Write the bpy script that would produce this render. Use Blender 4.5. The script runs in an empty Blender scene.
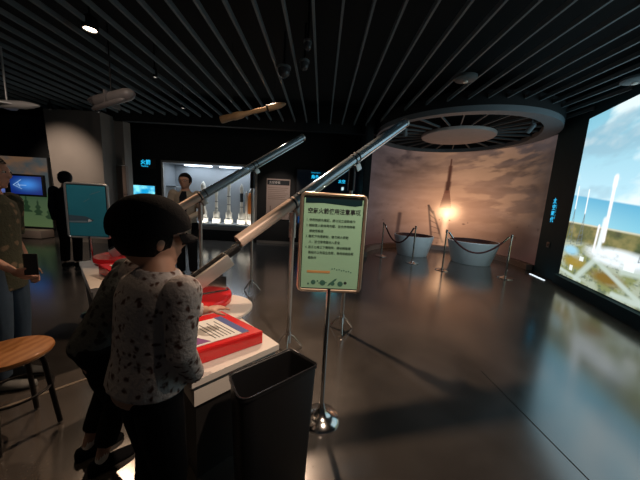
import bpy, bmesh, math, random
import numpy as np
from mathutils import Vector, Matrix, Quaternion
random.seed(7)
sc = bpy.context.scene
COL = sc.collection
PI = math.pi
def V(*a): return Vector(a[0] if len(a) == 1 else a)

# ------------------------------------------------------------------ camera
cam = bpy.data.cameras.new('camera'); camo = bpy.data.objects.new('camera', cam); COL.objects.link(camo)
FPX = 262.0
p = math.atan(40/262); r = math.atan(.055)
Fw = V(0, math.cos(p), -math.sin(p)); U0 = V(0, math.sin(p), math.cos(p)); R0 = V(1, 0, 0)
Rt = R0*math.cos(r)+U0*math.sin(r); Up = U0*math.cos(r)-R0*math.sin(r)
M = Matrix((Rt, Up, -Fw)).transposed().to_4x4(); M.translation = V(0, 0, 1.4)
camo.matrix_world = M
cam.sensor_width = 36; cam.lens = FPX/640*36; cam.clip_start = .02
sc.camera = camo
# ------------------------------------------------------------------ world and exposure
w = bpy.data.worlds.new('world'); sc.world = w; w.use_nodes = True
w.node_tree.nodes['Background'].inputs[0].default_value = (.6, .8, 1, 1)
w.node_tree.nodes['Background'].inputs[1].default_value = .012
sc.view_settings.view_transform = 'Standard'; sc.view_settings.look = 'None'
sc.view_settings.exposure = 0; sc.view_settings.gamma = 1; sc.view_settings.use_curve_mapping = False
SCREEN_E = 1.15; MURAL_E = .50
# ------------------------------------------------------------------ spots: lamps of the hall, and extra ones added to brighten things
def spot(loc, target, energy, color, size=60, blend=.4, rad=.04):
    l = bpy.data.lights.new('spotlight', 'SPOT'); l.energy = energy; l.color = color
    l.spot_size = math.radians(size); l.spot_blend = blend; l.shadow_soft_size = rad
    o = bpy.data.objects.new('spotlight', l); COL.objects.link(o); o.location = loc
    o.rotation_euler = (V(target)-V(loc)).to_track_quat('-Z', 'Y').to_euler()
    return o
WARM = (1, .66, .42)
spot((-.42, 3.45, 3.17), (-.2, 1.7, .4), 250, (1, .68, .46), 80, .5)      # lamp over the launcher, lights table and floor
spot((.85, .35, 3.2), (-.22, 1.45, .9), 250, (1, .76, .58), 33, .6)          # near sign, console, bin side
spot((-2.856, 3.40, 3.2), (-2.5, 2.3, 0), 60, WARM, 80, .6)             # the lamp seen in the ceiling
spot((-2.4, 1.1, 3.2), (-2.45, 2.8, 1.1), 70, (.95, .9, .85), 40, .8)    # added spot, brightens the teal poster stand
spot((-6.2, 4.6, 3.2), (-6.4, 6.7, 1.6), 300, (1, .8, .64), 60, .9)     # washes the pale column
spot((-1.7, 2.7, 3.2), (-2.2, 4.4, 1.1), 40, (1, .78, .6), 36, .8)       # spot added on the camera side to light the man's front
spot((-.9, 5.9, 3.2), (-1.35, 7.95, 1.3), 150, (1, .8, .68), 36, .8)     # poster
spot((-.8, 4.4, 3.2), (.5, 2.8, 1.9), 40, (.72, .86, 1), 50, .8)        # extra bluish spot, put in to tint and brighten the clear barrel
spot((-1.6, .6, 3.2), (-1.5, 1.5, 0), 13, (1, .72, .46), 66, .7)        # by the stool
spot((-2.6, 2.9, 3.0), (-3.1, 4.0, 2.65), 9, (1, .85, .75), 60, .8)      # small spot added to brighten the hanging boosters
spot((-4.2, 3.0, 2.7), (-4.5, 4.0, 2.5), 8, (1, .85, .75), 60, .8)       # extra spot put in to lift the hanging winged model
spot((-.9, 3.5, 3.1), (-1.2, 4.5, 2.75), 10, (1, .78, .5), 60, .8)       # added golden spot, makes the hanging tan rocket brighter
spot((-1.0, 4.7, 3.2), (-.85, 3.5, 0), 130, (1, .72, .5), 64, .9)   # warm wash added to brighten the floor behind the launchers
spot((3.2, 4.0, 3.1), (3.3, 6.9, .3), 150, (.72, .86, 1), 50, .8)      # added bluish lamp on the tubs, stands in for video wall light

# ------------------------------------------------------------------ materials
def mat(name, col, rough=.5, metal=0, emit=None, es=0, spec=None, bump=0, bscale=40, var=0, vscale=6, coat=0):
    m = bpy.data.materials.new(name); m.use_nodes = True; nt = m.node_tree; b = nt.nodes['Principled BSDF']
    b.inputs['Base Color'].default_value = (*col, 1); b.inputs['Roughness'].default_value = rough
    b.inputs['Metallic'].default_value = metal
    if spec is not None: b.inputs['Specular IOR Level'].default_value = spec
    if coat: b.inputs['Coat Weight'].default_value = coat; b.inputs['Coat Roughness'].default_value = .08
    if emit: b.inputs['Emission Color'].default_value = (*emit, 1); b.inputs['Emission Strength'].default_value = es
    tc = nt.nodes.new('ShaderNodeTexCoord')
    if var:
        n = nt.nodes.new('ShaderNodeTexNoise'); n.inputs['Scale'].default_value = vscale; n.inputs['Detail'].default_value = 6
        nt.links.new(tc.outputs['Object'], n.inputs['Vector'])
        rp = nt.nodes.new('ShaderNodeMapRange'); rp.inputs[3].default_value = 1-var; rp.inputs[4].default_value = 1+var
        nt.links.new(n.outputs['Fac'], rp.inputs[0])
        mx = nt.nodes.new('ShaderNodeMix'); mx.data_type = 'RGBA'; mx.blend_type = 'MULTIPLY'; mx.inputs[0].default_value = 1
        mx.inputs[6].default_value = (*col, 1); nt.links.new(rp.outputs[0], mx.inputs[7]); nt.links.new(mx.outputs[2], b.inputs['Base Color'])
    if bump:
        n = nt.nodes.new('ShaderNodeTexNoise'); n.inputs['Scale'].default_value = bscale; n.inputs['Detail'].default_value = 5
        nt.links.new(tc.outputs['Object'], n.inputs['Vector'])
        bp = nt.nodes.new('ShaderNodeBump'); bp.inputs['Strength'].default_value = bump; bp.inputs['Distance'].default_value = .01
        nt.links.new(n.outputs['Fac'], bp.inputs['Height']); nt.links.new(bp.outputs[0], b.inputs['Normal'])
    return m
M_black = mat('black_paint', (.006, .007, .008), .7, var=.2)
M_ceil = mat('black_ceiling', (.004, .005, .006), .95)
M_slat = mat('slat_grey', (.135, .16, .17), .55, var=.15)
M_ring = mat('ring_grey', (.20, .23, .25), .5, var=.1)
M_disc = mat('disc_plaster', (.60, .53, .50), .7, var=.12)
M_column = mat('pale_column', (.19, .165, .145), .8, var=.2, vscale=1.5)
M_panel = mat('brown_panel', (.15, .105, .085), .7, var=.15)
M_wallR = mat('dark_slate_wall', (.015, .062, .085), .7, spec=.2, var=.1)
M_chrome = mat('chrome', (.62, .60, .58), .16, 1)
M_steel = mat('brushed_steel', (.60, .56, .52), .38, .75)
M_warmchrome = mat('polished_frame', (.78, .60, .46), .3, .85)  # chrome frame with its warm reflections put into the base colour
M_white = mat('white_laminate', (.66, .61, .55), .4, var=.04)
M_tub = mat('white_tub', (.62, .68, .68), .45, var=.06)
M_maroon = mat('maroon_rim', (.05, .014, .012), .6)
M_red = mat('red_acrylic', (.62, .012, .014), .25, coat=.4)
M_paper = mat('paper', (.72, .70, .66), .7)
M_ink = mat('ink', (.02, .025, .03), .8)
M_green = mat('green_paper', (.34, .62, .44), .6, var=.05)
M_band = mat('teal_band', (.003, .025, .035), .4)
M_teal = mat('teal_poster', (.04, .27, .34), .35, var=.12)
M_bin = mat('black_plastic', (.010, .010, .011), .38, bump=.05, bscale=200)
M_rope = mat('dark_red_rope', (.085, .016, .014), .7, bump=.3, bscale=150)
M_darkmetal = mat('dark_metal', (.012, .012, .013), .4, .4)
M_skin = mat('skin', (.46, .25, .17), .55, bump=.05, bscale=90)
M_hair = mat('black_hair', (.006, .005, .005), .55, spec=.12, bump=.5, bscale=120)
M_capm = mat('black_cap_cloth', (.006, .006, .007), .95, spec=.12, bump=.3, bscale=200)
M_blackcloth = mat('black_cloth', (.006, .006, .007), .95, spec=.12, bump=.2, bscale=120)
M_navy = mat('dark_navy_cloth', (.012, .014, .02), .9, spec=.12)
M_jeans = mat('blue_jeans', (.03, .06, .10), .9, var=.2, vscale=40)
M_cream = mat('cream_cloth', (.36, .31, .25), .9, bump=.2, bscale=60)
M_whitecloth = mat('white_cloth', (.45, .47, .52), .9)
M_wood = mat('light_wood', (.40, .17, .05), .5, coat=.15)
M_modelwood = mat('tan_model', (.42, .26, .15), .5, var=.2, vscale=20)
M_modelgrey = mat('grey_model', (.22, .19, .18), .4, var=.15)
M_cyan = mat('lit_cyan', (0, 0, 0), .5, emit=(.02, .55, .95), es=1.1)
M_caselight = mat('case_light', (1, 1, 1), .5, emit=(.72, .86, 1), es=7)
M_caseback = mat('case_back', (.27, .30, .33), .6, var=.06)
M_rocketw = mat('rocket_white', (.82, .78, .70), .4)
M_orange = mat('orange_tank', (.55, .17, .03), .5)
M_clampblk = mat('rubber_band', (.015, .015, .016), .5)
M_lens = mat('lamp_lens', (1, 1, 1), .3, emit=(1, .80, .58), es=22)
M_lensdim = mat('dim_lamp_lens', (1, 1, 1), .3, emit=(1, .9, .78), es=1.0)
M_jointm = mat('floor_joint', (.008, .010, .011), .8)
M_brass = mat('floor_trim_metal', (.40, .34, .28), .4, .6)
M_lightstrip = mat('light_strip', (1, 1, 1), .4, emit=(.8, .92, 1), es=1.2)
M_ledge = mat('ledge', (.32, .25, .21), .5)
# wood seat grain
nt = M_wood.node_tree; b = nt.nodes['Principled BSDF']
wv = nt.nodes.new('ShaderNodeTexWave'); wv.inputs['Scale'].default_value = 6; wv.inputs['Distortion'].default_value = 5; wv.inputs['Detail'].default_value = 3
rp = nt.nodes.new('ShaderNodeValToRGB'); rp.color_ramp.elements[0].color = (.33, .13, .035, 1); rp.color_ramp.elements[1].color = (.46, .21, .07, 1)
nt.links.new(nt.nodes['Texture Coordinate'].outputs['Object'], wv.inputs['Vector']); nt.links.new(wv.outputs['Fac'], rp.inputs[0]); nt.links.new(rp.outputs[0], b.inputs['Base Color'])
# spotted fabric
def spotted(name, base, spotc, scale, lo=.16, hi=.26, base2=None):
    m = mat(name, base, .95, bump=.6, bscale=70); nt = m.node_tree; b = nt.nodes['Principled BSDF']
    tc = nt.nodes['Texture Coordinate']; nz = nt.nodes.new('ShaderNodeTexNoise'); nz.inputs['Scale'].default_value = scale*.8
    vo = nt.nodes.new('ShaderNodeTexVoronoi'); vo.inputs['Scale'].default_value = scale; vo.inputs['Randomness'].default_value = .9
    ad = nt.nodes.new('ShaderNodeVectorMath'); ad.operation = 'MULTIPLY_ADD'; ad.inputs[1].default_value = (.05,)*3
    nt.links.new(tc.outputs['Object'], nz.inputs['Vector']); nt.links.new(nz.outputs['Color'], ad.inputs[0]); nt.links.new(tc.outputs['Object'], ad.inputs[2])
    nt.links.new(ad.outputs[0], vo.inputs['Vector'])
    cr = nt.nodes.new('ShaderNodeValToRGB'); cr.color_ramp.elements[0].position = lo; cr.color_ramp.elements[1].position = hi
    cr.color_ramp.elements[0].color = (*spotc, 1); cr.color_ramp.elements[1].color = (*base, 1)
    nt.links.new(vo.outputs['Distance'], cr.inputs[0]); nt.links.new(cr.outputs[0], b.inputs['Base Color'])
    return m
M_spotshirt = spotted('grey_spotted_fleece', (.46, .41, .39), (.09, .04, .03), 34, .20, .42)
M_darkspot = spotted('dark_patterned_cloth', (.07, .075, .07), (.015, .013, .012), 24, .30, .45)
M_floral = spotted('olive_floral_cloth', (.045, .05, .03), (.16, .12, .075), 16, .22, .36)
# acrylic
def acrylic():
    m = bpy.data.materials.new('clear_acrylic'); m.use_nodes = True; nt = m.node_tree; nt.nodes.clear()
    o = nt.nodes.new('ShaderNodeOutputMaterial'); t = nt.nodes.new('ShaderNodeBsdfTransparent'); t.inputs[0].default_value = (.80, .88, .92, 1)
    g = nt.nodes.new('ShaderNodeBsdfGlossy'); g.inputs['Roughness'].default_value = .12; g.inputs[0].default_value = (.85, .93, 1, 1)
    d = nt.nodes.new('ShaderNodeBsdfDiffuse'); d.inputs[0].default_value = (.48, .56, .6, 1)
    lw = nt.nodes.new('ShaderNodeLayerWeight'); lw.inputs[0].default_value = .45
    m1 = nt.nodes.new('ShaderNodeMixShader'); m2 = nt.nodes.new('ShaderNodeMixShader'); m1.inputs[0].default_value = .48
    nt.links.new(t.outputs[0], m1.inputs[1]); nt.links.new(d.outputs[0], m1.inputs[2])
    nt.links.new(lw.outputs['Facing'], m2.inputs[0]); nt.links.new(m1.outputs[0], m2.inputs[1]); nt.links.new(g.outputs[0], m2.inputs[2])
    nt.links.new(m2.outputs[0], o.inputs[0]); return m
M_acrylic = acrylic()
# floor: polished dark concrete
def floor_mat():
    m = mat('polished_concrete', (.085, .075, .068), .25); nt = m.node_tree; b = nt.nodes['Principled BSDF']; tc = nt.nodes['Texture Coordinate']
    n1 = nt.nodes.new('ShaderNodeTexNoise'); n1.inputs['Scale'].default_value = 1.6; n1.inputs['Detail'].default_value = 8; n1.inputs['Roughness'].default_value = .65
    n2 = nt.nodes.new('ShaderNodeTexNoise'); n2.inputs['Scale'].default_value = 55; n2.inputs['Detail'].default_value = 4
    for n in (n1, n2): nt.links.new(tc.outputs['Object'], n.inputs['Vector'])
    cr = nt.nodes.new('ShaderNodeValToRGB'); cr.color_ramp.elements[0].position = .3; cr.color_ramp.elements[1].position = .75
    cr.color_ramp.elements[0].color = (.07, .062, .056, 1); cr.color_ramp.elements[1].color = (.13, .115, .10, 1)
    nt.links.new(n1.outputs['Fac'], cr.inputs[0])
    mx = nt.nodes.new('ShaderNodeMix'); mx.data_type = 'RGBA'; mx.blend_type = 'OVERLAY'; mx.inputs[0].default_value = .35
    nt.links.new(cr.outputs[0], mx.inputs[6]); nt.links.new(n2.outputs['Fac'], mx.inputs[7]); nt.links.new(mx.outputs[2], b.inputs['Base Color'])
    rr = nt.nodes.new('ShaderNodeMapRange'); rr.inputs[3].default_value = .12; rr.inputs[4].default_value = .24
    nt.links.new(n1.outputs['Fac'], rr.inputs[0]); nt.links.new(rr.outputs[0], b.inputs['Roughness'])
    b.inputs['IOR'].default_value = 2.9
    return m
M_floor = floor_mat()
def vmat(name, strength, rough=.5, basefac=.1):
    m = bpy.data.materials.new(name); m.use_nodes = True; nt = m.node_tree; b = nt.nodes['Principled BSDF']
    a = nt.nodes.new('ShaderNodeAttribute'); a.attribute_name = 'picture'
    b.inputs['Base Color'].default_value = (.02, .02, .02, 1); b.inputs['Roughness'].default_value = rough
    if strength > 0:
        nt.links.new(a.outputs['Color'], b.inputs['Emission Color']); b.inputs['Emission Strength'].default_value = strength
    else: nt.links.new(a.outputs['Color'], b.inputs['Base Color'])
    return m

# ------------------------------------------------------------------ mesh helpers
class MB:
    def __init__(s): s.bm = bmesh.new()
    def box(s, x0, y0, z0, x1, y1, z1, bev=0, mtx=None):
        t = bmesh.new(); bmesh.ops.create_cube(t, size=1)
        for v in t.verts: v.co = V((x0+x1)/2+v.co.x*(x1-x0), (y0+y1)/2+v.co.y*(y1-y0), (z0+z1)/2+v.co.z*(z1-z0))
        if bev: bmesh.ops.bevel(t, geom=t.edges[:], offset=bev, segments=2, affect='EDGES', profile=.6)
        if mtx: bmesh.ops.transform(t, matrix=mtx, verts=t.verts)
        s._add(t); return s
    def _add(s, t):
        me = bpy.data.meshes.new('t'); t.to_mesh(me); t.free(); s.bm.from_mesh(me); bpy.data.meshes.remove(me)
    def tube(s, pts, rad, n=12, caps=True):
        pts = [V(q) for q in pts]; rads = rad if isinstance(rad, (list, tuple)) else [rad]*len(pts)
        rings = []; up = None
        for i, q in enumerate(pts):
            a = pts[max(i-1, 0)]; c = pts[min(i+1, len(pts)-1)]; d = (c-a).normalized()
            if up is None:
                up = d.orthogonal().normalized()
            else:
                up = (up-d*up.dot(d)).normalized()
            sd = d.cross(up)
            rings.append([s.bm.verts.new(q+(up*math.cos(2*PI*k/n)+sd*math.sin(2*PI*k/n))*rads[i]) for k in range(n)])
        for A, B in zip(rings, rings[1:]):
            for k in range(n): s.bm.faces.new((A[k], A[(k+1) % n], B[(k+1) % n], B[k]))
        if caps:
            s.bm.faces.new(rings[0][::-1]); s.bm.faces.new(rings[-1])
        return s
    def limb(s, pts, rads, n=12):   # rounded ends
        pts = [V(q) for q in pts]; P = []; R_ = []
        d0 = (pts[0]-pts[1]).normalized(); d1 = (pts[-1]-pts[-2]).normalized()
        for a in (80, 60, 35, 15): P.append(pts[0]+d0*rads[0]*math.sin(math.radians(a))); R_.append(rads[0]*math.cos(math.radians(a)))
        for q, rr in zip(pts, rads): P.append(q); R_.append(rr)
        for a in (15, 35, 60, 80): P.append(pts[-1]+d1*rads[-1]*math.sin(math.radians(a))); R_.append(rads[-1]*math.cos(math.radians(a)))
        return s.tube(P, R_, n)
    def lathe(s, prof, n=32, c=(0, 0, 0), mtx=None):
        rings = []; c = V(c); new = []
        for rr, z in prof:
            if rr < 1e-5: v = s.bm.verts.new(c+V(0, 0, z)); rings.append([v]); new.append(v)
            else:
                L = [s.bm.verts.new(c+V(rr*math.cos(2*PI*k/n), rr*math.sin(2*PI*k/n), z)) for k in range(n)]; rings.append(L); new += L
        for A, B in zip(rings, rings[1:]):
            for k in range(n):
                if len(A) == 1 and len(B) == 1: continue
                if len(A) == 1: s.bm.faces.new((A[0], B[(k+1) % n], B[k]))
                elif len(B) == 1: s.bm.faces.new((A[k], A[(k+1) % n], B[0]))
                else: s.bm.faces.new((A[k], A[(k+1) % n], B[(k+1) % n], B[k]))
        if mtx: bmesh.ops.transform(s.bm, matrix=mtx, verts=new)
        return s
    def loft(s, rings, caps=True):  # list of lists of points
        R_ = [[s.bm.verts.new(V(q)) for q in rg] for rg in rings]; n = len(R_[0])
        for A, B in zip(R_, R_[1:]):
            for k in range(n): s.bm.faces.new((A[k], A[(k+1) % n], B[(k+1) % n], B[k]))
        if caps: s.bm.faces.new(R_[0][::-1]); s.bm.faces.new(R_[-1])
        return s
    def ell(s, c, rx, ry, rz, mtx=None, n=16):
        t = bmesh.new(); bmesh.ops.create_uvsphere(t, u_segments=n, v_segments=max(6, n*2//3), radius=1)
        for v in t.verts: v.co = V(c)+V(v.co.x*rx, v.co.y*ry, v.co.z*rz)
        if mtx: bmesh.ops.transform(t, matrix=mtx, verts=t.verts)
        s._add(t); return s
    def prism(s, poly, z0, z1, mtx=None):
        a = [s.bm.verts.new((x, y, z0)) for x, y in poly]; b_ = [s.bm.verts.new((x, y, z1)) for x, y in poly]; n = len(poly)
        s.bm.faces.new(a[::-1]); s.bm.faces.new(b_)
        for k in range(n): s.bm.faces.new((a[k], a[(k+1) % n], b_[(k+1) % n], b_[k]))
        if mtx: bmesh.ops.transform(s.bm, matrix=mtx, verts=a+b_)
        return s
    def build(s, name, m, parent=None, smooth=True, remesh=0, sub=0):
        bmesh.ops.recalc_face_normals(s.bm, faces=s.bm.faces)
        me = bpy.data.meshes.new(name); s.bm.to_mesh(me); s.bm.free()
        o = bpy.data.objects.new(name, me); COL.objects.link(o)
        if remesh:
            md = o.modifiers.new('r', 'REMESH'); md.mode = 'VOXEL'; md.voxel_size = remesh
            ms = o.modifiers.new('s', 'SMOOTH'); ms.iterations = 4; ms.factor = .5
            bpy.context.view_layer.update()
            me2 = bpy.data.meshes.new_from_object(o.evaluated_get(bpy.context.evaluated_depsgraph_get()))
            o.modifiers.clear(); o.data = me2; bpy.data.meshes.remove(me); me = me2; me.name = name
        if m: me.materials.append(m)
        if smooth:
            me.polygons.foreach_set('use_smooth', [True]*len(me.polygons))
            if not remesh:
                try: me.set_sharp_from_angle(angle=math.radians(38))
                except Exception: pass
        if parent: o.parent = parent
        return o
def thing(name, label, cat, loc=(0, 0, 0), rz=0, group=None):
    o = bpy.data.objects.new(name, None); COL.objects.link(o); o.location = loc; o.rotation_euler = (0, 0, rz); o.empty_display_size = .1
    o['label'] = label; o['category'] = cat
    if group: o['group'] = group
    return o
def tag(o, label, cat, group=None):
    o['label'] = label; o['category'] = cat
    if group: o['group'] = group
    return o
def struct(o): o['kind'] = 'structure'; return o
def text(name, body, size, m, parent, loc, rot=(PI/2, 0, 0), align='LEFT', depth=.0008, bold=0, sx=1):
    c = bpy.data.curves.new('t', 'FONT'); c.body = body; c.size = size; c.align_x = align; c.extrude = depth; c.offset = bold; c.resolution_u = 2
    t = bpy.data.objects.new('t', c); COL.objects.link(t); bpy.context.view_layer.update()
    me = bpy.data.meshes.new_from_object(t.evaluated_get(bpy.context.evaluated_depsgraph_get())); me.name = name
    bpy.data.objects.remove(t); bpy.data.curves.remove(c)
    me.materials.clear(); me.materials.append(m)
    for v in me.vertices: v.co.x *= sx
    o = bpy.data.objects.new(name, me); COL.objects.link(o); o.location = loc; o.rotation_euler = rot
    if parent: o.parent = parent
    return o
# numpy picture helpers
rs = np.random.RandomState(3)
def vnoise(x, y, seed=0):
    g = np.random.RandomState(seed).rand(64, 64); xi = np.floor(x).astype(int); yi = np.floor(y).astype(int); fx = x-xi; fy = y-yi
    fx = fx*fx*(3-2*fx); fy = fy*fy*(3-2*fy); a = g[xi % 64, yi % 64]; b_ = g[(xi+1) % 64, yi % 64]; c = g[xi % 64, (yi+1) % 64]; d = g[(xi+1) % 64, (yi+1) % 64]
    return (a*(1-fx)+b_*fx)*(1-fy)+(c*(1-fx)+d*fx)*fy
def fbm(x, y, seed=0, o=5):
    s_ = 0; a = .5
    for k in range(o): s_ = s_+a*vnoise(x*2**k, y*2**k, seed+k); a *= .5
    return s_
def lin(c): c = np.array(c, float); return np.where(c < .04045, c/12.92, ((c+.055)/1.055)**2.4)
def mixc(A, B, f): return A*(1-f[..., None])+B*f[..., None]
def seg(u, v, x0, y0, x1, y1, wd):
    dx, dy = x1-x0, y1-y0; t = np.clip(((u-x0)*dx+(v-y0)*dy)/(dx*dx+dy*dy), 0, 1)
    d = np.hypot(u-x0-t*dx, v-y0-t*dy); return np.clip(1.5-d/wd, 0, 1)
def grid(name, nu, nv, pos, colf, m, parent=None):
    u = np.linspace(0, 1, nu); v = np.linspace(0, 1, nv); Uu, Vv = np.meshgrid(u, v)
    P = pos(Uu, Vv).reshape(-1, 3); C_ = colf(Uu, Vv).reshape(-1, 3)
    i = np.arange(nu*nv).reshape(nv, nu); f = np.stack([i[:-1, :-1], i[:-1, 1:], i[1:, 1:], i[1:, :-1]], -1).reshape(-1, 4)
    me = bpy.data.meshes.new(name); me.vertices.add(len(P)); me.vertices.foreach_set('co', P.ravel().astype('f'))
    me.loops.add(f.size); me.loops.foreach_set('vertex_index', f.ravel()); me.polygons.add(len(f)); me.polygons.foreach_set('loop_start', np.arange(0, f.size, 4))
    me.update(calc_edges=True)
    a = me.attributes.new('picture', 'FLOAT_COLOR', 'POINT'); a.data.foreach_set('color', np.concatenate([C_, np.ones((len(C_), 1))], 1).astype('f').ravel())
    me.materials.append(m); o = bpy.data.objects.new(name, me); COL.objects.link(o)
    if parent: o.parent = parent
    return o

# ================================================================== SETTING
SA = V(4.87, 5.167, 0); sd = (V(4.20, 3.252, 0)-SA).normalized(); sn = V(-sd.y, sd.x, 0)   # screen wall: start, direction toward camera
if sn.x > 0: sn = -sn
MC = (3.15, 6.65); MR = 2.05
MB().prism([(-12, -3), (3.4, -3), (6.5, 3), (6.5, 9.6), (-12, 9.6)], -.1, 0).build('floor', M_floor, smooth=False).__setitem__('kind', 'structure')
ceil = struct(MB().prism([(-12, -3), (6.5, -3), (6.5, 9.6), (-12, 9.6)], 3.75, 3.85).build('ceiling', M_ceil, smooth=False))
SLx = []
k = -26
while k*.295 < 5.0:
    x = k*.295+.1; k += 1
    y0, y1 = -1.2, 6.9
    if x > 2.75:
        y0 = SA.y+(x-SA.x)/sd.x*sd.y+.06
    dx = x-3.25
    if abs(dx) < 1.85: y1 = 6.7-math.sqrt(1.85**2-dx*dx)
    elif x > 4.9: continue
    if x > 4.55 and x < 4.92: y0 = max(y0, 4.3)
    if y1-y0 < .3: continue
    MB().box(x-.013, y0, 3.28, x+.013, y1, 3.34).build('slat', M_slat, ceil, smooth=False)
# wall at the back with the opening of the lit display case
def wbox(name, *a, m=M_black, **k): return struct(MB().box(*a, **k).build(name, m, smooth=False))
wb = MB()
CX0, CX1, CZ0, CZ1 = -4.80, -2.0, .36, 2.28
wb.box(-6.0, 8, 0, CX0, 8.1, 3.75).box(CX1, 8, 0, 1.45, 8.1, 3.75).box(CX0, 8, 0, CX1, 8.1, CZ0).box(CX0, 8, CZ1, CX1, 8.1, 3.75)
struct(wb.build('wall_back', M_black, smooth=False))
wbox('trim_1', -12, 7.0, 3.12, 1.35, 7.15, 3.75)
wbox('baseboard_back', -1.95, 7.96, 0, 1.2, 7.999, .07, m=M_steel)
wbox('wall_left', -12, 7.0, 0, -6.75, 7.15, 3.75)
wbox('wall_alcove', 1.0, 6.6, 0, 1.15, 8.0, 3.75)
# column of pale plaster, leaning edge, and the brown panelling beside it
col_ = MB(); col_.loft([[(-6.62, 6.6, 0), (-5.42, 6.6, 0), (-5.42, 7.6, 0), (-6.62, 7.6, 0)], [(-6.78, 6.6, 3.2), (-5.42, 6.6, 3.2), (-5.42, 7.6, 3.2), (-6.78, 7.6, 3.2)]])
struct(col_.build('trim_2', M_column, smooth=False))
pn = MB()
for z0, z1 in ((0, .68), (.70, 1.25), (1.27, 2.0)): pn.box(-5.6, 7.0, z0, -5.17, 7.06, z1, bev=.004)
pn.box(-5.6, 7.06, 0, -5.19, 7.12, 2.0)
struct(pn.build('wall_panelling', M_panel, smooth=False))
wbox('wall_panelling_upper', -5.6, 7.02, 2.02, -5.19, 7.12, 3.1, m=M_column)
# narrow dark wall between mural and big screen
wr = MB(); A_ = V(5.13, 6.12, 0); B_ = V(SA); dn = (B_-A_).normalized(); nn = V(dn.y, -dn.x, 0)
if nn.x < 0: nn = -nn
wr.prism([(A_.x, A_.y), (B_.x, B_.y), (B_.x+nn.x*.15, B_.y+nn.y*.15), (A_.x+nn.x*.15, A_.y+nn.y*.15)], 0, 3.75)
struct(wr.build('wall_right', M_wallR, smooth=False))
L_ = 4.2
def sp(s_, z, off=0): q = SA+sd*s_+sn*off; return (q.x, q.y, z)
def sbox(mb, s0, s1, o0, o1, z0, z1):
    mb.loft([[sp(s0, z0, o0), sp(s1, z0, o0), sp(s1, z0, o1), sp(s0, z0, o1)], [sp(s0, z1, o0), sp(s1, z1, o0), sp(s1, z1, o1), sp(s0, z1, o1)]]); return mb
q = MB(); sbox(q, 0, L_+1, -.25, -.1, 0, 3.75); sbox(q, 0, L_+1, -.1, .0, 3.15, 3.75); sbox(q, -.0, .02, -.1, 0.0, 0, 3.15)
struct(q.build('wall_screen', M_wallR, smooth=False))
q = MB(); sbox(q, -.0, L_+1, -.1, .10, 0, .185)
struct(q.build('baseboard_right', M_wallR, smooth=False))
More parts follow.
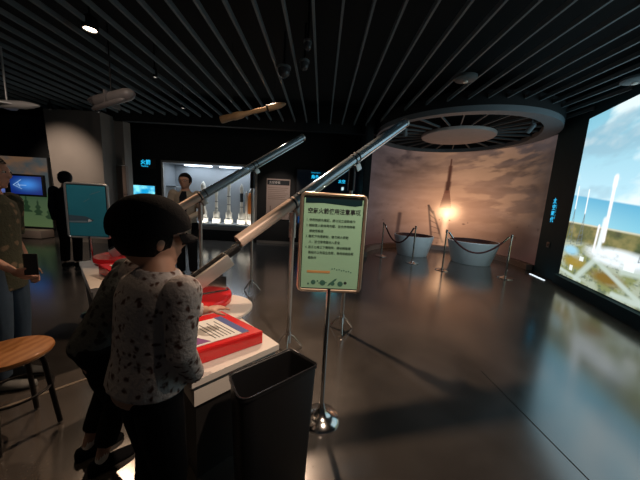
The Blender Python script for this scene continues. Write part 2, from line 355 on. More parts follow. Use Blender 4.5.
# ---- big picture screen
def scr_col(U, Vv):
    S = U*L_; Z_ = .2+Vv*2.93
    hz = 1.76-.122*S; ld = 1.245-.045*S
    sky_t = lin([.52, .76, .84]); sky_b = lin([.72, .89, .95])
    f = np.clip((Z_-hz)/(3.1-hz), 0, 1)
    c = mixc(np.broadcast_to(sky_b, U.shape+(3,)), np.broadcast_to(sky_t, U.shape+(3,)), f)
    n = fbm(S*1.1+3, Z_*2.6, 11); c = mixc(c, lin([.92, .97, .97])*np.ones(3), np.clip((n-.44)*4.5, 0, .85))
    n = fbm(S*.8+9, Z_*2.2, 31); c = mixc(c, lin([.55, .68, .75])*np.ones(3), np.clip((n-.5)*4, 0, .5))
    sea = mixc(np.broadcast_to(lin([.34, .68, .82]), c.shape), np.broadcast_to(lin([.55, .82, .89]), c.shape), np.clip((hz-Z_)/.5, 0, 1))
    c = mixc(c, sea, np.clip((hz-Z_)*40, 0, 1))
    n = fbm(S*6, Z_*9, 5); n2 = fbm(S*2.2, Z_*5, 55)
    land = mixc(np.broadcast_to(lin([.33, .38, .24]), c.shape), np.broadcast_to(lin([.52, .50, .32]), c.shape), np.clip((n-.35)*3, 0, 1))
    land = mixc(land, np.broadcast_to(lin([.20, .26, .20]), c.shape), np.clip((n2-.52)*6, 0, .8))
    beach = mixc(land, np.broadcast_to(lin([.85, .84, .74]), c.shape), np.clip(1-np.abs(Z_-ld)/.03, 0, 1))
    c = mixc(c, beach, np.clip((ld+.02-Z_)*40, 0, 1))
    # pad area
    pad = np.clip((.93-Z_)*12, 0, 1)
    n3 = fbm(S*4, Z_*9, 71)
    base = mixc(np.broadcast_to(lin([.52, .55, .36]), c.shape), np.broadcast_to(lin([.66, .70, .62]), c.shape), np.clip((n3-.40)*5, 0, 1))
    base = mixc(base, lin([.34, .40, .34])*np.ones(3), np.clip((fbm(S*14, Z_*24, 17)-.55)*6, 0, .7))
    c = mixc(c, base, pad)
    c = mixc(c, lin([.62, .52, .20])*np.ones(3), np.clip(1.6-np.hypot((S-.42)/.36, (Z_-.52)/.10)*1.2, 0, 1)*.9)
    c = mixc(c, lin([.50, .40, .17])*np.ones(3), np.clip(1.6-np.hypot((S-1.30)/.40, (Z_-.44)/.11)*1.3, 0, 1))
    for (x0, z0, x1, z1, ww) in ((.55, .25, 1.0, .70, .06), (1.0, .66, 2.1, .26, .035), (0, .31, .7, .24, .03), (1.6, .62, 4, .8, .05), (1.5, .25, 4, .35, .04)):
        c = mixc(c, lin([.74, .80, .76])*np.ones(3), seg(S, Z_, x0, z0, x1, z1, ww)*.9)
    c = mixc(c, lin([.60, .82, .92])*np.ones(3), np.clip(1.6-np.hypot((S-.24)/.26, (Z_-.72)/.09)*1.3, 0, .9))
    w_ = np.clip(2.2-np.hypot((S-1.40)/.80, (Z_-.78)/.15)*2, 0, 1)*np.clip(.25+1.5*fbm(S*9, Z_*16, 91), 0, 1)
    c = mixc(c, lin([.93, .97, 1])*np.ones(3), np.clip(w_, 0, 1))
    for x0, z0, hw, hh_ in ((.36, .40, .05, .05), (.62, .62, .06, .04), (1.7, .70, .10, .05), (2.1, .55, .12, .06)): c = mixc(c, lin([.95, .98, .98])*np.ones(3), ((abs(S-x0) < hw) & (abs(Z_-z0) < hh_)).astype(float)*.85)
    # lightning towers
    for sx, zt, zb in ((.12, 1.9, .85), (.45, 1.82, .85), (1.9, 1.95, .8)):
        c = mixc(c, lin([.97, .99, 1])*np.ones(3), seg(S, Z_, sx, zt-.42, sx-.01, zt, .016))
        for k in (-1, 1): c = mixc(c, lin([.36, .44, .46])*np.ones(3), seg(S, Z_, sx, zt-.42, sx+k*.07, zb, .009)*.8)
        for j in range(7):
            zz = zb+(zt-.42-zb)*j/7; hw = .07*(1-j/7); c = mixc(c, lin([.36, .44, .46])*np.ones(3), seg(S, Z_, sx-hw, zz, sx+hw, zz+.03, .006)*.7)
    # rocket with strongback
    c = mixc(c, lin([1, 1, 1])*np.ones(3), seg(S, Z_, 1.07, 1.0, 1.06, 1.95, .034)); c = mixc(c, lin([1, 1, 1])*np.ones(3), seg(S, Z_, 1.06, 1.86, 1.06, 1.98, .046))
    c = mixc(c, lin([.90, .95, .97])*np.ones(3), seg(S, Z_, .99, .85, 1.02, 1.32, .05)); c = mixc(c, lin([.97, .98, .98])*np.ones(3), seg(S, Z_, .88, .8, .90, 1.22, .025))
    return c
def scr_pos(U, Vv):
    S = U*L_; Z_ = .2+Vv*2.95; return np.stack([SA.x+sd.x*S+sn.x*.012, SA.y+sd.y*S+sn.y*.012, Z_], -1)
scr = thing('video_wall', 'huge bright video wall showing a white rocket on its launch pad by the sea', 'screen', (SA.x, SA.y, .19))
o = grid('screen_picture', 420, 300, scr_pos, scr_col, vmat('launch_pad_picture', SCREEN_E, .3), scr); o.location = (-SA.x, -SA.y, -.19)
q = MB(); sbox(q, .02, L_, -.09, .008, .19, 3.148); o = q.build('screen_housing', M_darkmetal, scr, smooth=False); o.location = (-SA.x, -SA.y, -.19)
# ---- curved mural
def ang(U): return np.radians(181-196*U)
def mur_pos(U, Vv): a = ang(U); return np.stack([MC[0]+MR*np.cos(a), MC[1]+MR*np.sin(a), .14+Vv*2.98], -1)
def mur_col(U, Vv):
    u = U; v = (.14+Vv*2.98)/3.1
    n = fbm(u*9, v*8+2, 21); n2 = fbm(u*5+4, v*14, 41)
    left = lin([.33, .31, .34]); mid = lin([.70, .53, .43]); right = lin([.34, .29, .27])
    f = np.clip(u/.55, 0, 1)**2.0; c = mixc(np.broadcast_to(left, u.shape+(3,)), np.broadcast_to(mid, u.shape+(3,)), f)
    c = mixc(c, np.broadcast_to(right, c.shape), np.clip((u-.66)/.28, 0, 1)**.8)
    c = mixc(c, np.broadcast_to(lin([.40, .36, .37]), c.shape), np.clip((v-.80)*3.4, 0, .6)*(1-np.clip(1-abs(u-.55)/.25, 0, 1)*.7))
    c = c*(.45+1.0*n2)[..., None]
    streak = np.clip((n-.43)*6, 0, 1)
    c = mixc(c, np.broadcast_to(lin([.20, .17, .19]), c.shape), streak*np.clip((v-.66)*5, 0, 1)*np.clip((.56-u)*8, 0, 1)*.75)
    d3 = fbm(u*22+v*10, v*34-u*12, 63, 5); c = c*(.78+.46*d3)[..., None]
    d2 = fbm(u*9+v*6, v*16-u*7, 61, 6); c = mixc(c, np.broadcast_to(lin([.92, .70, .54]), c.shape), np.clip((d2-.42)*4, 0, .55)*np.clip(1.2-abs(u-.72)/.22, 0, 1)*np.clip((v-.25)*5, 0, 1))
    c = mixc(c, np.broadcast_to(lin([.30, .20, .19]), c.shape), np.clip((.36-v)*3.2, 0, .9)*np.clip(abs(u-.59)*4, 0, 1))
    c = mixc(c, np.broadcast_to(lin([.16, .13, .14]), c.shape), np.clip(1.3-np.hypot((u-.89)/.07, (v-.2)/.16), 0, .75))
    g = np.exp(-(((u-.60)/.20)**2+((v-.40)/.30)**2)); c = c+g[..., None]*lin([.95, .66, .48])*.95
    # far towers
    dk = lin([.30, .20, .18])
    c = mixc(c, dk*np.ones(3), seg(u, v, .372, .08, .378, .36, .010)*.8)
    for a in ((.512, .46, .545, .06), (.535, .40, .59, .08), (.512, .46, .535, .38)): c = mixc(c, dk*np.ones(3), seg(u, v, *a, .0045)*.75)
    for j in range(6): c = mixc(c, dk*np.ones(3), seg(u, v, .516+.006*j, .42-.06*j, .538+.009*j, .37-.05*j, .0028)*.7)
    # rocket
    br = lin([.42, .25, .19]); 
    c = mixc(c, br*np.ones(3), seg(u, v, .586, .93, .586, .80, .003)); c = mixc(c, br*np.ones(3), seg(u, v, .586, .86, .585, .66, .0075))
    c = mixc(c, br*np.ones(3), seg(u, v, .585, .70, .583, .60, .010))
    tri = (v < .62) & (v > .44); hw = .010+(.62-v)*.085; c = mixc(c, lin([.66, .40, .30])*np.ones(3), (tri & (abs(u-.584) < hw)).astype(float)*.85)
    # exhaust
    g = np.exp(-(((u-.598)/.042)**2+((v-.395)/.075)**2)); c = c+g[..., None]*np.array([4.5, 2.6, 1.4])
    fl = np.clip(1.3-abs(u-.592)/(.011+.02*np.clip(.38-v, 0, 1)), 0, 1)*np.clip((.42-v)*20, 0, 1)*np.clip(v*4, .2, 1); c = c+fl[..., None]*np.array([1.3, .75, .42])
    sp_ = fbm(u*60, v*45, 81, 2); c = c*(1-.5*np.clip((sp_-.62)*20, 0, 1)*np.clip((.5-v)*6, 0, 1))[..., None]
    return np.clip(c, 0, 6)
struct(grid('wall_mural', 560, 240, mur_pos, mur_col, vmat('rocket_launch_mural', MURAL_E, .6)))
# solid shell behind the mural
q = MB(); N = 48; inn = []; out = []
for i in range(N+1):
    a = math.radians(181-196*i/N); inn.append((MC[0]+(MR+.01)*math.cos(a), MC[1]+(MR+.01)*math.sin(a))); out.append((MC[0]+(MR+.12)*math.cos(a), MC[1]+(MR+.12)*math.sin(a)))
for i in range(N): q.prism([inn[i], inn[i+1], out[i+1], out[i]], 0, 3.75)
struct(q.build('wall_curved', M_black, smooth=False))
q = MB(); il = []; ol = []
for i in range(N+1):
    a = math.radians(180-193*i/N); il.append((MC[0]+(MR-.13)*math.cos(a), MC[1]+(MR-.13)*math.sin(a))); ol.append((MC[0]+(MR+.005)*math.cos(a), MC[1]+(MR+.005)*math.sin(a)))
q.prism(il+ol[::-1], 0, .13); struct(q.build('trim_3', M_ledge, smooth=False))
# ---- ceiling ring with radial fins and centre disc
RC = (3.20, 6.72)
ring = thing('ceiling_ring', 'grey ring canopy with radial fins over the curved rocket mural', 'ceiling canopy', (RC[0], RC[1], 3.08))
rb = MB(); rings_ = []
for i in range(97):
    a = 2*PI*i/96; wd = .05+.15*max(0, -math.sin(a))**1.0+.22*max(0, math.cos(a+.25))**3
    ro = 1.93; rings_.append([(rr_*math.cos(a), rr_*math.sin(a), zz) for rr_, zz in ((ro-wd, 0), (ro, 0), (ro, .10), (ro-wd, .10))])
rb.loft(rings_, caps=False); rb.build('ring_band', M_ring, ring)
MB().lathe([(0, .30), (1.94, .30), (1.94, .34), (0, .34)], 96).build('backing', M_ceil, ring)
MB().lathe([(1.90, .10), (1.94, .10), (1.94, .30), (1.90, .30), (1.90, .1)], 96).build('inner_drum', M_black, ring)
MB().lathe([(0, 0), (.80, 0), (.82, .02), (.82, .06), (0, .06)], 64).build('centre_disc', M_disc, ring)
for k in range(24):
    a = 2*PI*(k+.5)/24
    MB().box(.82, -.011, .06, 1.78, .011, .10, mtx=Matrix.Rotation(a, 4, 'Z')).build('fin', M_slat if k % 1 == 0 else M_ring, ring, smooth=False)
# floor details: joints, trim strip
def strip(name, a, b_, w_, h, m):
    a = V(a[0], a[1], 0); b_ = V(b_[0], b_[1], 0); d = (b_-a).normalized(); n = V(-d.y, d.x, 0)*w_/2
    return struct(MB().prism([tuple((a+n)[:2]), tuple((b_+n)[:2]), tuple((b_-n)[:2]), tuple((a-n)[:2])], .0005, h).build(name, m, smooth=False))
strip('trim_4', (1.47, 2.1), (1.53, .6), .007, .0012, M_jointm)
strip('trim_5', (-2.5, .83), (-1.32, 2.13), .022, .004, M_brass)
strip('trim_6', (4.80, 5.80), (4.70, 5.30), .035, .012, M_lightstrip)

# ================================================================== THINGS
# ---- vertical sign and socket on the dark wall
wn = V(dn.y, -dn.x, 0)
if wn.x > 0: wn = -wn
def wallpt(s_, z, off=.004): q = A_+dn*s_+wn*off; return (q.x, q.y, z)
wang = math.atan2(dn.y, dn.x)
t = thing('vertical_sign', 'small vertical glowing cyan lettering on the dark wall beside the video wall', 'sign', wallpt(.36, 1.42), wang)
for i, ch in enumerate('太空時代'): text('lettering', ch, .125, M_cyan, t, (-.06, 0, .19-.135*i), (PI/2, 0, 0), bold=.002)
for i, ch in enumerate('Space Age'): text('small_lettering', ch, .035, M_cyan, t, (.085, 0, .13-.035*i), (PI/2, 0, 0)) if ch != ' ' else None
t = thing('wall_socket', 'small grey square socket plate low on the dark wall', 'socket', wallpt(.42, .70), wang)
MB().box(-.06, -.012, -.06, .06, .0, .06, bev=.004).build('plate', mat('socket_grey', (.12, .14, .15), .5), t)
MB().box(-.03, -.017, -.03, .03, -.011, .03, bev=.003).build('socket_inset', M_darkmetal, t)

# ---- planters / launch pit tubs
def tub(x, y, R_, h, label):
    t = thing('round_tub', label, 'tub', (x, y, 0), 0, 'white tubs in front of the mural')
    MB().lathe([(0, 0), (R_*.74, 0), (R_*.76, .01), (R_, h), (R_*.99, h+.012), (R_*.93, h+.012), (R_*.92, h-.02), (R_*.74, h-.12), (0, h-.12)], 64).build('shell', M_tub, t)
    MB().lathe([(R_*.90, h+.0), (R_*.93, h+.014), (R_*.895, h+.014), (R_*.80, h-.06), (0, h-.09)], 64).build('inner_basin', M_maroon, t)
tub(2.66, 7.42, .54, .55, 'left white tapered round tub with dark red basin before the mural')
tub(3.97, 6.76, .60, .56, 'right white tapered round tub, larger and nearer the dark wall')

# ---- rope stanchions
def stanchion(x, y, label):
    t = thing('rope_stanchion', label, 'stanchion', (x, y, 0), 0, 'rope posts before the mural')
    MB().lathe([(0, 0), (.15, 0), (.15, .012), (.06, .03), (.03, .05), (0, .05)], 32).build('base', M_chrome, t)
    MB().tube([(0, 0, .04), (0, 0, .84)], .017, 16).build('pole', M_chrome, t)
    MB().lathe([(0, .84), (.024, .84), (.026, .855), (.020, .87), (.026, .885), (.026, .90), (.016, .912), (0, .915)], 20).build('cap', M_chrome, t)
    q = MB().tube([(.02*math.cos(a), .02*math.sin(a)+0, .85+0) if False else (.03*math.cos(a), .03*math.sin(a), .862) for a in [2*PI*i/16 for i in range(17)]], .004, 8); q.build('hook_ring', M_chrome, t)
ST = [(1.663, 6.919), (2.277, 6.268), (2.764, 5.72), (3.903, 5.324)]
for (x, y), l in zip(ST, ['chrome rope post farthest left, by the left edge of the mural', 'chrome rope post in front of the left tub', 'chrome rope post between the two tubs', 'chrome rope post at the right, nearest the video wall']): stanchion(x, y, l)
def rope(a, b_, sag, label):
    pts = []; a = V(a[0], a[1], .862); b_ = V(b_[0], b_[1], .862); d = (b_-a).normalized(); a = a+d*.045; b_ = b_-d*.045
    for i in range(25): s_ = i/24; q = a.lerp(b_, s_); q.z -= sag*(1-(2*s_-1)**2); pts.append(q)
    t = thing('barrier_rope', label, 'rope', tuple(a), 0, 'barrier ropes before the mural')
    pts = [q-a for q in pts]
    MB().tube(pts[1:-1], .019, 12).build('rope', M_rope, t)
    MB().tube([pts[0], pts[1], pts[2]], .021, 12).build('end_fitting', M_chrome, t); MB().tube([pts[-3], pts[-2], pts[-1]], .021, 12).build('end_fitting', M_chrome, t)
rope(ST[0], ST[1], .42, 'dark red rope sagging in front of the left tub')
rope(ST[2], ST[3], .40, 'dark red rope sagging in front of the right tub')

# ---- display case
t = thing('display_case', 'brightly lit display case with white rocket models set in the black back wall', 'display case', (0, 8, 0))
q = MB(); q.box(CX0, 0.0, CZ0-.0, CX1, .62, CZ0+.10).box(CX0, .62, CZ0, CX1, .66, CZ1).box(CX0, 0.0, CZ1-.02, CX1, .62, CZ1).box(CX0, .0, CZ0, CX0+.03, .62, CZ1).box(CX1-.03, 0.0, CZ0, CX1, .62, CZ1)
q.build('cabinet', M_caseback, t, smooth=False)
MB().box(CX0-.02, -.03, CZ0-.04, CX1+.02, .0, CZ0+.06).box(CX0-.03, -.03, CZ0, CX0+.03, 0, CZ1+.03).box(CX1-.03, -.03, CZ0, CX1+.03, 0, CZ1+.03).box(CX0, -.03, CZ1-.03, CX1, 0, CZ1+.03).build('frame', M_steel, t, smooth=False)
MB().box(CX0+.45, .38, CZ1-.05, CX1-1.5, .44, CZ1-.02).build('light_tube', M_caselight, t, smooth=False)
MB().box(CX0+1.55, .38, CZ1-.05, CX1-.35, .44, CZ1-.02).build('light_tube', M_caselight, t, smooth=False)
MB().box(CX0+.03, .02, CZ0+.10, CX1-.03, .60, CZ0+.14).build('shelf', mat('case_floor', (.7, .74, .78), .4), t, smooth=False)
for z in (1.55, .95): MB().box(CX0+.03, .1, z, CX0+.33, .55, z+.03).build('side_shelf', M_caseback, t, smooth=False)
al = bpy.data.lights.new('case_light', 'AREA'); al.shape = 'RECTANGLE'; al.size = 2.3; al.size_y = .3; al.energy = 13; al.color = (.82, .91, 1)
ao = bpy.data.objects.new('case_light', al); COL.objects.link(ao); ao.location = (-3.4, 8.3, CZ1-.07)
al = bpy.data.lights.new('case_light', 'AREA'); al.shape = 'RECTANGLE'; al.size = 2.5; al.size_y = .2; al.energy = 11; al.color = (1, .95, .85)  # unseen warm uplight, brightens the rocket models
ao = bpy.data.objects.new('case_light', al); COL.objects.link(ao); ao.location = (-3.4, 8.1, CZ0+.16); ao.rotation_euler = (PI, 0, 0)
zt0 = CZ0+.14
def rocket(x, y, h, rr, label, kind):
    t = thing('rocket_model', label, 'rocket model', (x, y, zt0), 0, 'rocket models in the display case')
    MB().lathe([(0, 0), (.13, 0), (.13, .15), (.10, .17), (.10, .34), (.085, .36), (0, .36)], 24).build('stand', M_rocketw, t)
    b0 = .36
    MB().lathe([(0, b0), (rr*1.25, b0), (rr, b0+.08), (rr, h*.66), (rr*.86, h*.68), (rr*.86, h*.78), (rr*1.12, h*.80), (rr*1.12, h*.90), (rr*.7, h*.95), (rr*.2, h*.99), (0, h)], 24).build('rocket_body', M_rocketw, t)
    for z in (.42, .60): MB().lathe([(rr*1.0, h*z), (rr*1.04, h*z), (rr*1.04, h*z+.018), (rr*1.0, h*z+.018)], 24).build('stripe', M_ink, t)
    if kind == 'black': MB().lathe([(rr*1.03, h*.55), (rr*1.05, h*.55), (rr*1.05, h*.76), (rr*1.0, h*.76)], 24).build('interstage', M_ink, t)
    if kind == 'orange':
        MB().lathe([(0, .2), (rr*1.9, .2), (rr*1.9, h*.78), (rr*1.2, h*.86), (0, h*.9)], 24).build('fuel_tank', M_orange, t)
        for s_ in (-1, 1): MB().lathe([(0, .1), (.055, .1), (.05, .2), (.05, h*.78), (.02, h*.88), (0, h*.9)], 16, c=(s_*(rr*1.9+.05), 0, 0)).build('booster', M_rocketw, t)
for X, Yr, h, rr, l, kd in ((-3.70, 8.25, 1.28, .07, 'white rocket model nearest the man, partly behind the tilted tube', ''), (-3.31, 8.28, 1.10, .045, 'shortest slim white rocket model, second from the left in the case', ''),
        (-2.92, 8.28, 1.40, .052, 'tallest white rocket model in the middle of the case', ''), (-2.52, 8.28, 1.27, .048, 'white rocket model with a black band', 'black'), (-2.24, 8.33, 1.16, .05, 'orange tank rocket model with white boosters at the right of the case', 'orange')):
    rocket(X, Yr, h, rr, l, kd)
# ---- poster and screens on the back wall
t = thing('wall_poster', 'pale brown upright poster with dark heading on the black wall right of the case', 'poster', (-1.33, 7.99, 1.35))
MB().box(-.35, -.02, -.60, .35, .008, .60, bev=.003).build('board', mat('poster_brown', (.42, .33, .29), .6, var=.1), t)
MB().box(-.33, -.024, .42, .33, -.018, .56).build('heading_band', M_ink, t, smooth=False)
text('heading_lettering', '太空探索', .085, M_paper, t, (-.28, -.026, .46))
for i in range(7): MB().box(-.30, -.023, .33-i*.055, .30-(i % 3)*.05, -.019, .342-i*.055).build('text_line', mat('brown_ink', (.20, .14, .11), .8) if i == 0 else bpy.data.materials['brown_ink'], t, smooth=False)
for i, h in enumerate((.34, .28, .38, .31)): MB().box(-.24+i*.14, -.024, -.54, -.21+i*.14, -.018, -.54+h).build('rocket_picture', bpy.data.materials['brown_ink'], t, smooth=False)
def info_screen(name, label, X, z, w_, h, pic, m, extra=None, Yw=7.99):
    t = thing(name, label, 'screen', (X, Yw, z))
    MB().box(-w_/2-.05, -.05, -h/2-.05, w_/2+.05, .008, h/2+.05, bev=.008).build('bezel', M_darkmetal, t)
    if pic: grid('display_picture', 90, 60, lambda U, Vv: np.stack([(U-.5)*w_, U*0-.053, (Vv-.5)*h], -1), pic, m, t)
    return t
def cyan_pic(U, Vv):
    n = fbm(U*4, Vv*3, 7); c = mixc(np.broadcast_to(lin([.05, .62, .85]), U.shape+(3,)), np.broadcast_to(lin([.55, .95, 1]), U.shape+(3,)), np.clip((n-.35)*3, 0, 1))
    return mixc(c, np.broadcast_to(lin([.85, 1, 1]), c.shape), np.clip((.25+.2*fbm(U*6, U*0, 3)-Vv)*9, 0, 1))
info_screen('information_screen', 'small bright cyan screen under the glowing sign on the black wall', -5.36, 1.33, .68, .42, cyan_pic, vmat('cyan_picture', 1.1))
t = thing('rocket_sign', 'small dark plate with glowing cyan rocket lettering above the cyan screen', 'sign', (-5.27, 7.99, 2.19))
MB().box(-.28, -.02, -.15, .28, .008, .15, bev=.004).build('plate', mat('dark_plate', (.03, .022, .018), .5), t)
text('lettering', '火箭', .15, M_cyan, t, (-.16, -.024, -.02), bold=.003); text('small_lettering', 'Rocket', .07, M_cyan, t, (-.14, -.024, -.10))
def kiosk_pic(U, Vv):
    c = np.broadcast_to(lin([.0, .012, .03]), U.shape+(3,)).copy()
    c = mixc(c, np.broadcast_to(lin([.45, .95, 1]), c.shape), ((Vv < .56) & (Vv > .44) & (U > .34) & (U < .70)).astype(float)*(.5+fbm(U*9, Vv*9, 2)))
    c = mixc(c, np.broadcast_to(lin([.02, .30, .55]), c.shape), ((Vv < .43) & (Vv > .08) & (U > .04) & (U < .96)).astype(float)*.8*fbm(U*5, Vv*5, 3))
    c = mixc(c, np.broadcast_to(lin([.8, .95, 1]), c.shape), ((abs(Vv-.71) < .02) & (abs(U-.70) < .018)).astype(float))
    return c
t = info_screen('large_information_screen', 'large dark screen with cyan lettering on the back wall behind the green notice', .20, 1.40, 1.96, 1.72, kiosk_pic, vmat('kiosk_picture', 1.0))
text('lettering', '角色·火箭', .12, M_cyan, t, (-.56, -.06, .62), bold=.002); text('lettering', '太空', .11, M_cyan, t, (.24, -.06, .53), bold=.002); text('small_lettering', 'Rocket Station', .045, M_cyan, t, (-.56, -.06, .77))
# ---- picture wall at the far left
def mural_left(U, Vv):
    sky = mixc(np.broadcast_to(lin([.55, .42, .32]), U.shape+(3,)), np.broadcast_to(lin([.30, .36, .38]), U.shape+(3,)), np.clip((fbm(U*5, Vv*6, 15)-.35)*4, 0, 1))
    gr = mixc(np.broadcast_to(lin([.40, .50, .32]), sky.shape), np.broadcast_to(lin([.30, .42, .30]), sky.shape), Vv*2)
    c = mixc(sky, gr, np.clip((.52-Vv)*20, 0, 1))
    for i in range(9):
        x = .06+.115*i; hh = .46-.05*(i % 3); tri = (Vv < hh) & (Vv > hh-.24) & (abs(U-x) < (hh-Vv)*.18*(1+.35*np.sin(Vv*90)))
        c = mixc(c, np.broadcast_to(lin([.10, .24, .14]), c.shape), tri.astype(float)*.9)
    return c
t = thing('picture_panel', 'lit wall picture of pine trees and clouds at the far left', 'picture', (-8.4, 6.99, 0))
MB().box(-1.4, -.05, .25, 1.26, .008, 2.10).build('board', M_black, t, smooth=False)
grid('printed_picture', 260, 160, lambda U, Vv: np.stack([-1.38+U*2.62, U*0-.054, .28+Vv*1.80], -1), mural_left, vmat('pine_picture', .42), t)
MB().box(-1.5, -.35, .02, 1.2, .0, .22, bev=.01).build('ledge', M_ledge, t)
def blue_pic(U, Vv):
    c = mixc(np.broadcast_to(lin([.05, .14, .45]), U.shape+(3,)), np.broadcast_to(lin([.25, .55, .9]), U.shape+(3,)), np.exp(-((U-.55)/.35)**2-((Vv-.55)/.3)**2))
    for a in ((.1, .5, .35, .8), (.1, .5, .35, .3), (.2, .5, .5, .5), (.25, .62, .3, .42)): c = mixc(c, lin([.7, .85, 1])*np.ones(3), seg(U, Vv, *a, .012)*.8)
    return c
info_screen('blue_screen', 'bright blue screen hung on the pine tree picture', -7.68, 1.36, .82, .46, blue_pic, vmat('blue_picture', .8), Yw=6.91)
info_screen('blue_screen', 'pale blue screen at the very left edge, partly behind the person', -8.55, 1.28, .62, .34, lambda U, Vv: blue_pic(U, Vv)*1.3+.08, vmat('pale_blue_picture', .8), Yw=6.91)

# ---- launcher stations
P1 = V(-.233, 2.263, 1.375); P2 = V(.296, 2.704, 1.82); DV = P2-P1; ax = DV.normalized(); hor = V(ax.x, ax.y, 0).normalized()
side = V(hor.y, -hor.x, 0); upv = side.cross(ax).normalized()
if upv.z < 0: upv = -upv
BASIS = Matrix((ax, side, upv)).transposed().to_4x4()
def at(t_, lo=0): return P1+DV*t_+upv*lo
def station(off, adj):
    off = V(off)
    # table
    tb = thing('launcher_table', adj['table'], 'table', tuple(off+V(-.6, 1.35, 0)*1.114), 0, 'launcher tables'); tb.location += V(.0, -.05, 0)*adj['n']; tb.scale = (1.114, 1.114, .62/.70); o0 = V(-.6, 1.35, 0)
    def lp(L): return [(x-o0.x, y-o0.y) for x, y in L]
    u_ = V(.6925, .7214, 0); v_ = V(-.7214, .6925, 0); A = V(-.45, .885, 0)
    def pt(a, b__): q = A+u_*a+v_*b__; return (q.x, q.y)
    rect = [pt(0, 0), pt(.405, 0), pt(.405, .95), pt(0, .95)]
    MB().prism(lp(rect), .665, .70).build('table_top', M_white, tb, smooth=False)
    MB().lathe([(0, .702), (.195, .702), (.20, .707), (.20, .722), (.195, .727), (0, .727)], 48, c=(-.60-o0.x, 1.53-o0.y, 0)).build('round_top', M_white, tb)
    lo = [pt(.02, .02), pt(.385, .02), pt(.385, .93), pt(.02, .93)]; hi = lo
    lo2 = [pt(.05, .10), pt(.36, .10), pt(.36, .86), pt(.05, .86)]
    q = MB(); q.loft([[(x-o0.x, y-o0.y, 0.0) for x, y in lo2], [(x-o0.x, y-o0.y, .55) for x, y in lo]]); q.build('cabinet', mat('dark_cabinet', (.02, .018, .017), .6), tb, smooth=False)
    MB().prism(lp([pt(.012, .012), pt(.393, .012), pt(.393, .938), pt(.012, .938)]), .55, .664).build('apron', M_white, tb, smooth=False)
    # console
    cs = thing('launch_console', adj['console'], 'console', tuple(off+V(-.36*1.114, 1.17*1.114, .62)), 0, 'red launch consoles'); cs.location += V(.12, .08, 0)*adj['n']; cs.scale = (1.114, 1.114, .85)
    du = V(.175, .153, 0).normalized(); dv = V(-.265, .16, 0).normalized(); c0 = V(-.249, 1.179, 0)
    def cp(a, b__, z): q = c0-du*a+dv*b__; return (q.x+.36, q.y-1.17, z)
    t0 = [cp(0, 0, .0), cp(.36, 0, .0), cp(.36, .30, .0), cp(0, .30, .0)]; t1 = [cp(0, 0, .082), cp(.36, 0, .082), cp(.36, .30, .108), cp(0, .30, .108)]
    q = MB(); q.loft([t0, t1]); bmesh.ops.bevel(q.bm, geom=q.bm.edges[:], offset=.004, segments=2, affect='EDGES'); q.build('housing', M_red, cs)
    # card on the console
    cd = thing('instruction_card', adj['card'], 'card', tuple(off+V(-.36*1.114, 1.17*1.114, .62)), 0, 'instruction cards'); cd.location += V(.12, .08, 0)*adj['n']; cd.scale = (1.114, 1.114, .85)
    sl = .026/.30
    def cq(a, b__, h=0): q = cp(a, b__, .084+b__*sl+h); return q
    sh_ = MB().loft([[cq(.05, .03), cq(.31, .03), cq(.31, .235), cq(.05, .235)], [cq(.05, .03, .003), cq(.31, .03, .003), cq(.31, .235, .003), cq(.05, .235, .003)]]).build('sheet', M_paper, cd, smooth=False)
    mb_ = mat('card_blue', (.05, .08, .25), .6)
    MB().loft([[cq(.05, .03, .0032), cq(.085, .03, .0032), cq(.085, .235, .0032), cq(.05, .235, .0032)], [cq(.05, .03, .0042), cq(.085, .03, .0042), cq(.085, .235, .0042), cq(.05, .235, .0042)]]).build('blue_band', mb_, sh_, smooth=False)
    MB().loft([[cq(.22, .04, .0032), cq(.31, .04, .0032), cq(.31, .11, .0032), cq(.25, .11, .0032)], [cq(.22, .04, .0042), cq(.31, .04, .0042), cq(.31, .11, .0042), cq(.25, .11, .0042)]]).build('photo', mat('card_photo', (.2, .06, .2), .6), sh_, smooth=False)
    for i in range(6):
        a0 = .105+i*.017
        MB().loft([[cq(a0, .05, .0032), cq(a0+.004, .05, .0032), cq(a0+.004, .20-(i % 2)*.03, .0032), cq(a0, .20-(i % 2)*.03, .0032)], [cq(a0, .05, .004), cq(a0+.004, .05, .004), cq(a0+.004, .20-(i % 2)*.03, .004), cq(a0, .20-(i % 2)*.03, .004)]]).build('text_line', M_ink, sh_, smooth=False)
    # launcher
    ln = thing('rocket_launcher', adj['launcher'], 'launcher', tuple(off+V(-.86, 1.75, .0)), 0, 'tilted tube launchers'); lo_ = V(-.86, 1.75, 0)
    MB().lathe([(0, .646), (.245, .646), (.25, .652), (.25, .692), (.245, .70), (0, .70)], 56, c=(0, 0, 0)).build('turntable', M_red, ln)
    T = Matrix.Translation(-lo_)
    # bracket from turntable to trough
    ctr = at(-1.08, -.10)-lo_
    MB().box(-.09, -.035, .700, .09, -.03, ctr.z, bev=.0, mtx=Matrix.Translation(V(ctr.x, ctr.y, 0))@Matrix.Rotation(math.atan2(hor.y, hor.x), 4, 'Z')).box(-.09, .03, .700, .09, .035, ctr.z, mtx=Matrix.Translation(V(ctr.x, ctr.y, 0))@Matrix.Rotation(math.atan2(hor.y, hor.x), 4, 'Z')).box(-.11, -.05, .700, .11, .05, .707, mtx=Matrix.Translation(V(ctr.x, ctr.y, 0))@Matrix.Rotation(math.atan2(hor.y, hor.x), 4, 'Z')).build('bracket', M_chrome, ln, smooth=False)
    mt = T@Matrix.Translation(at(-1.12, -.06))@BASIS
    bb = MB().box(-.20, -.06, -.045, .20, .06, .045, bev=.004, mtx=mt).build('breech_box', M_steel, ln)
    g = MB(); g.box(-.185, -.028, .046, .19, .028, .052, mtx=mt)
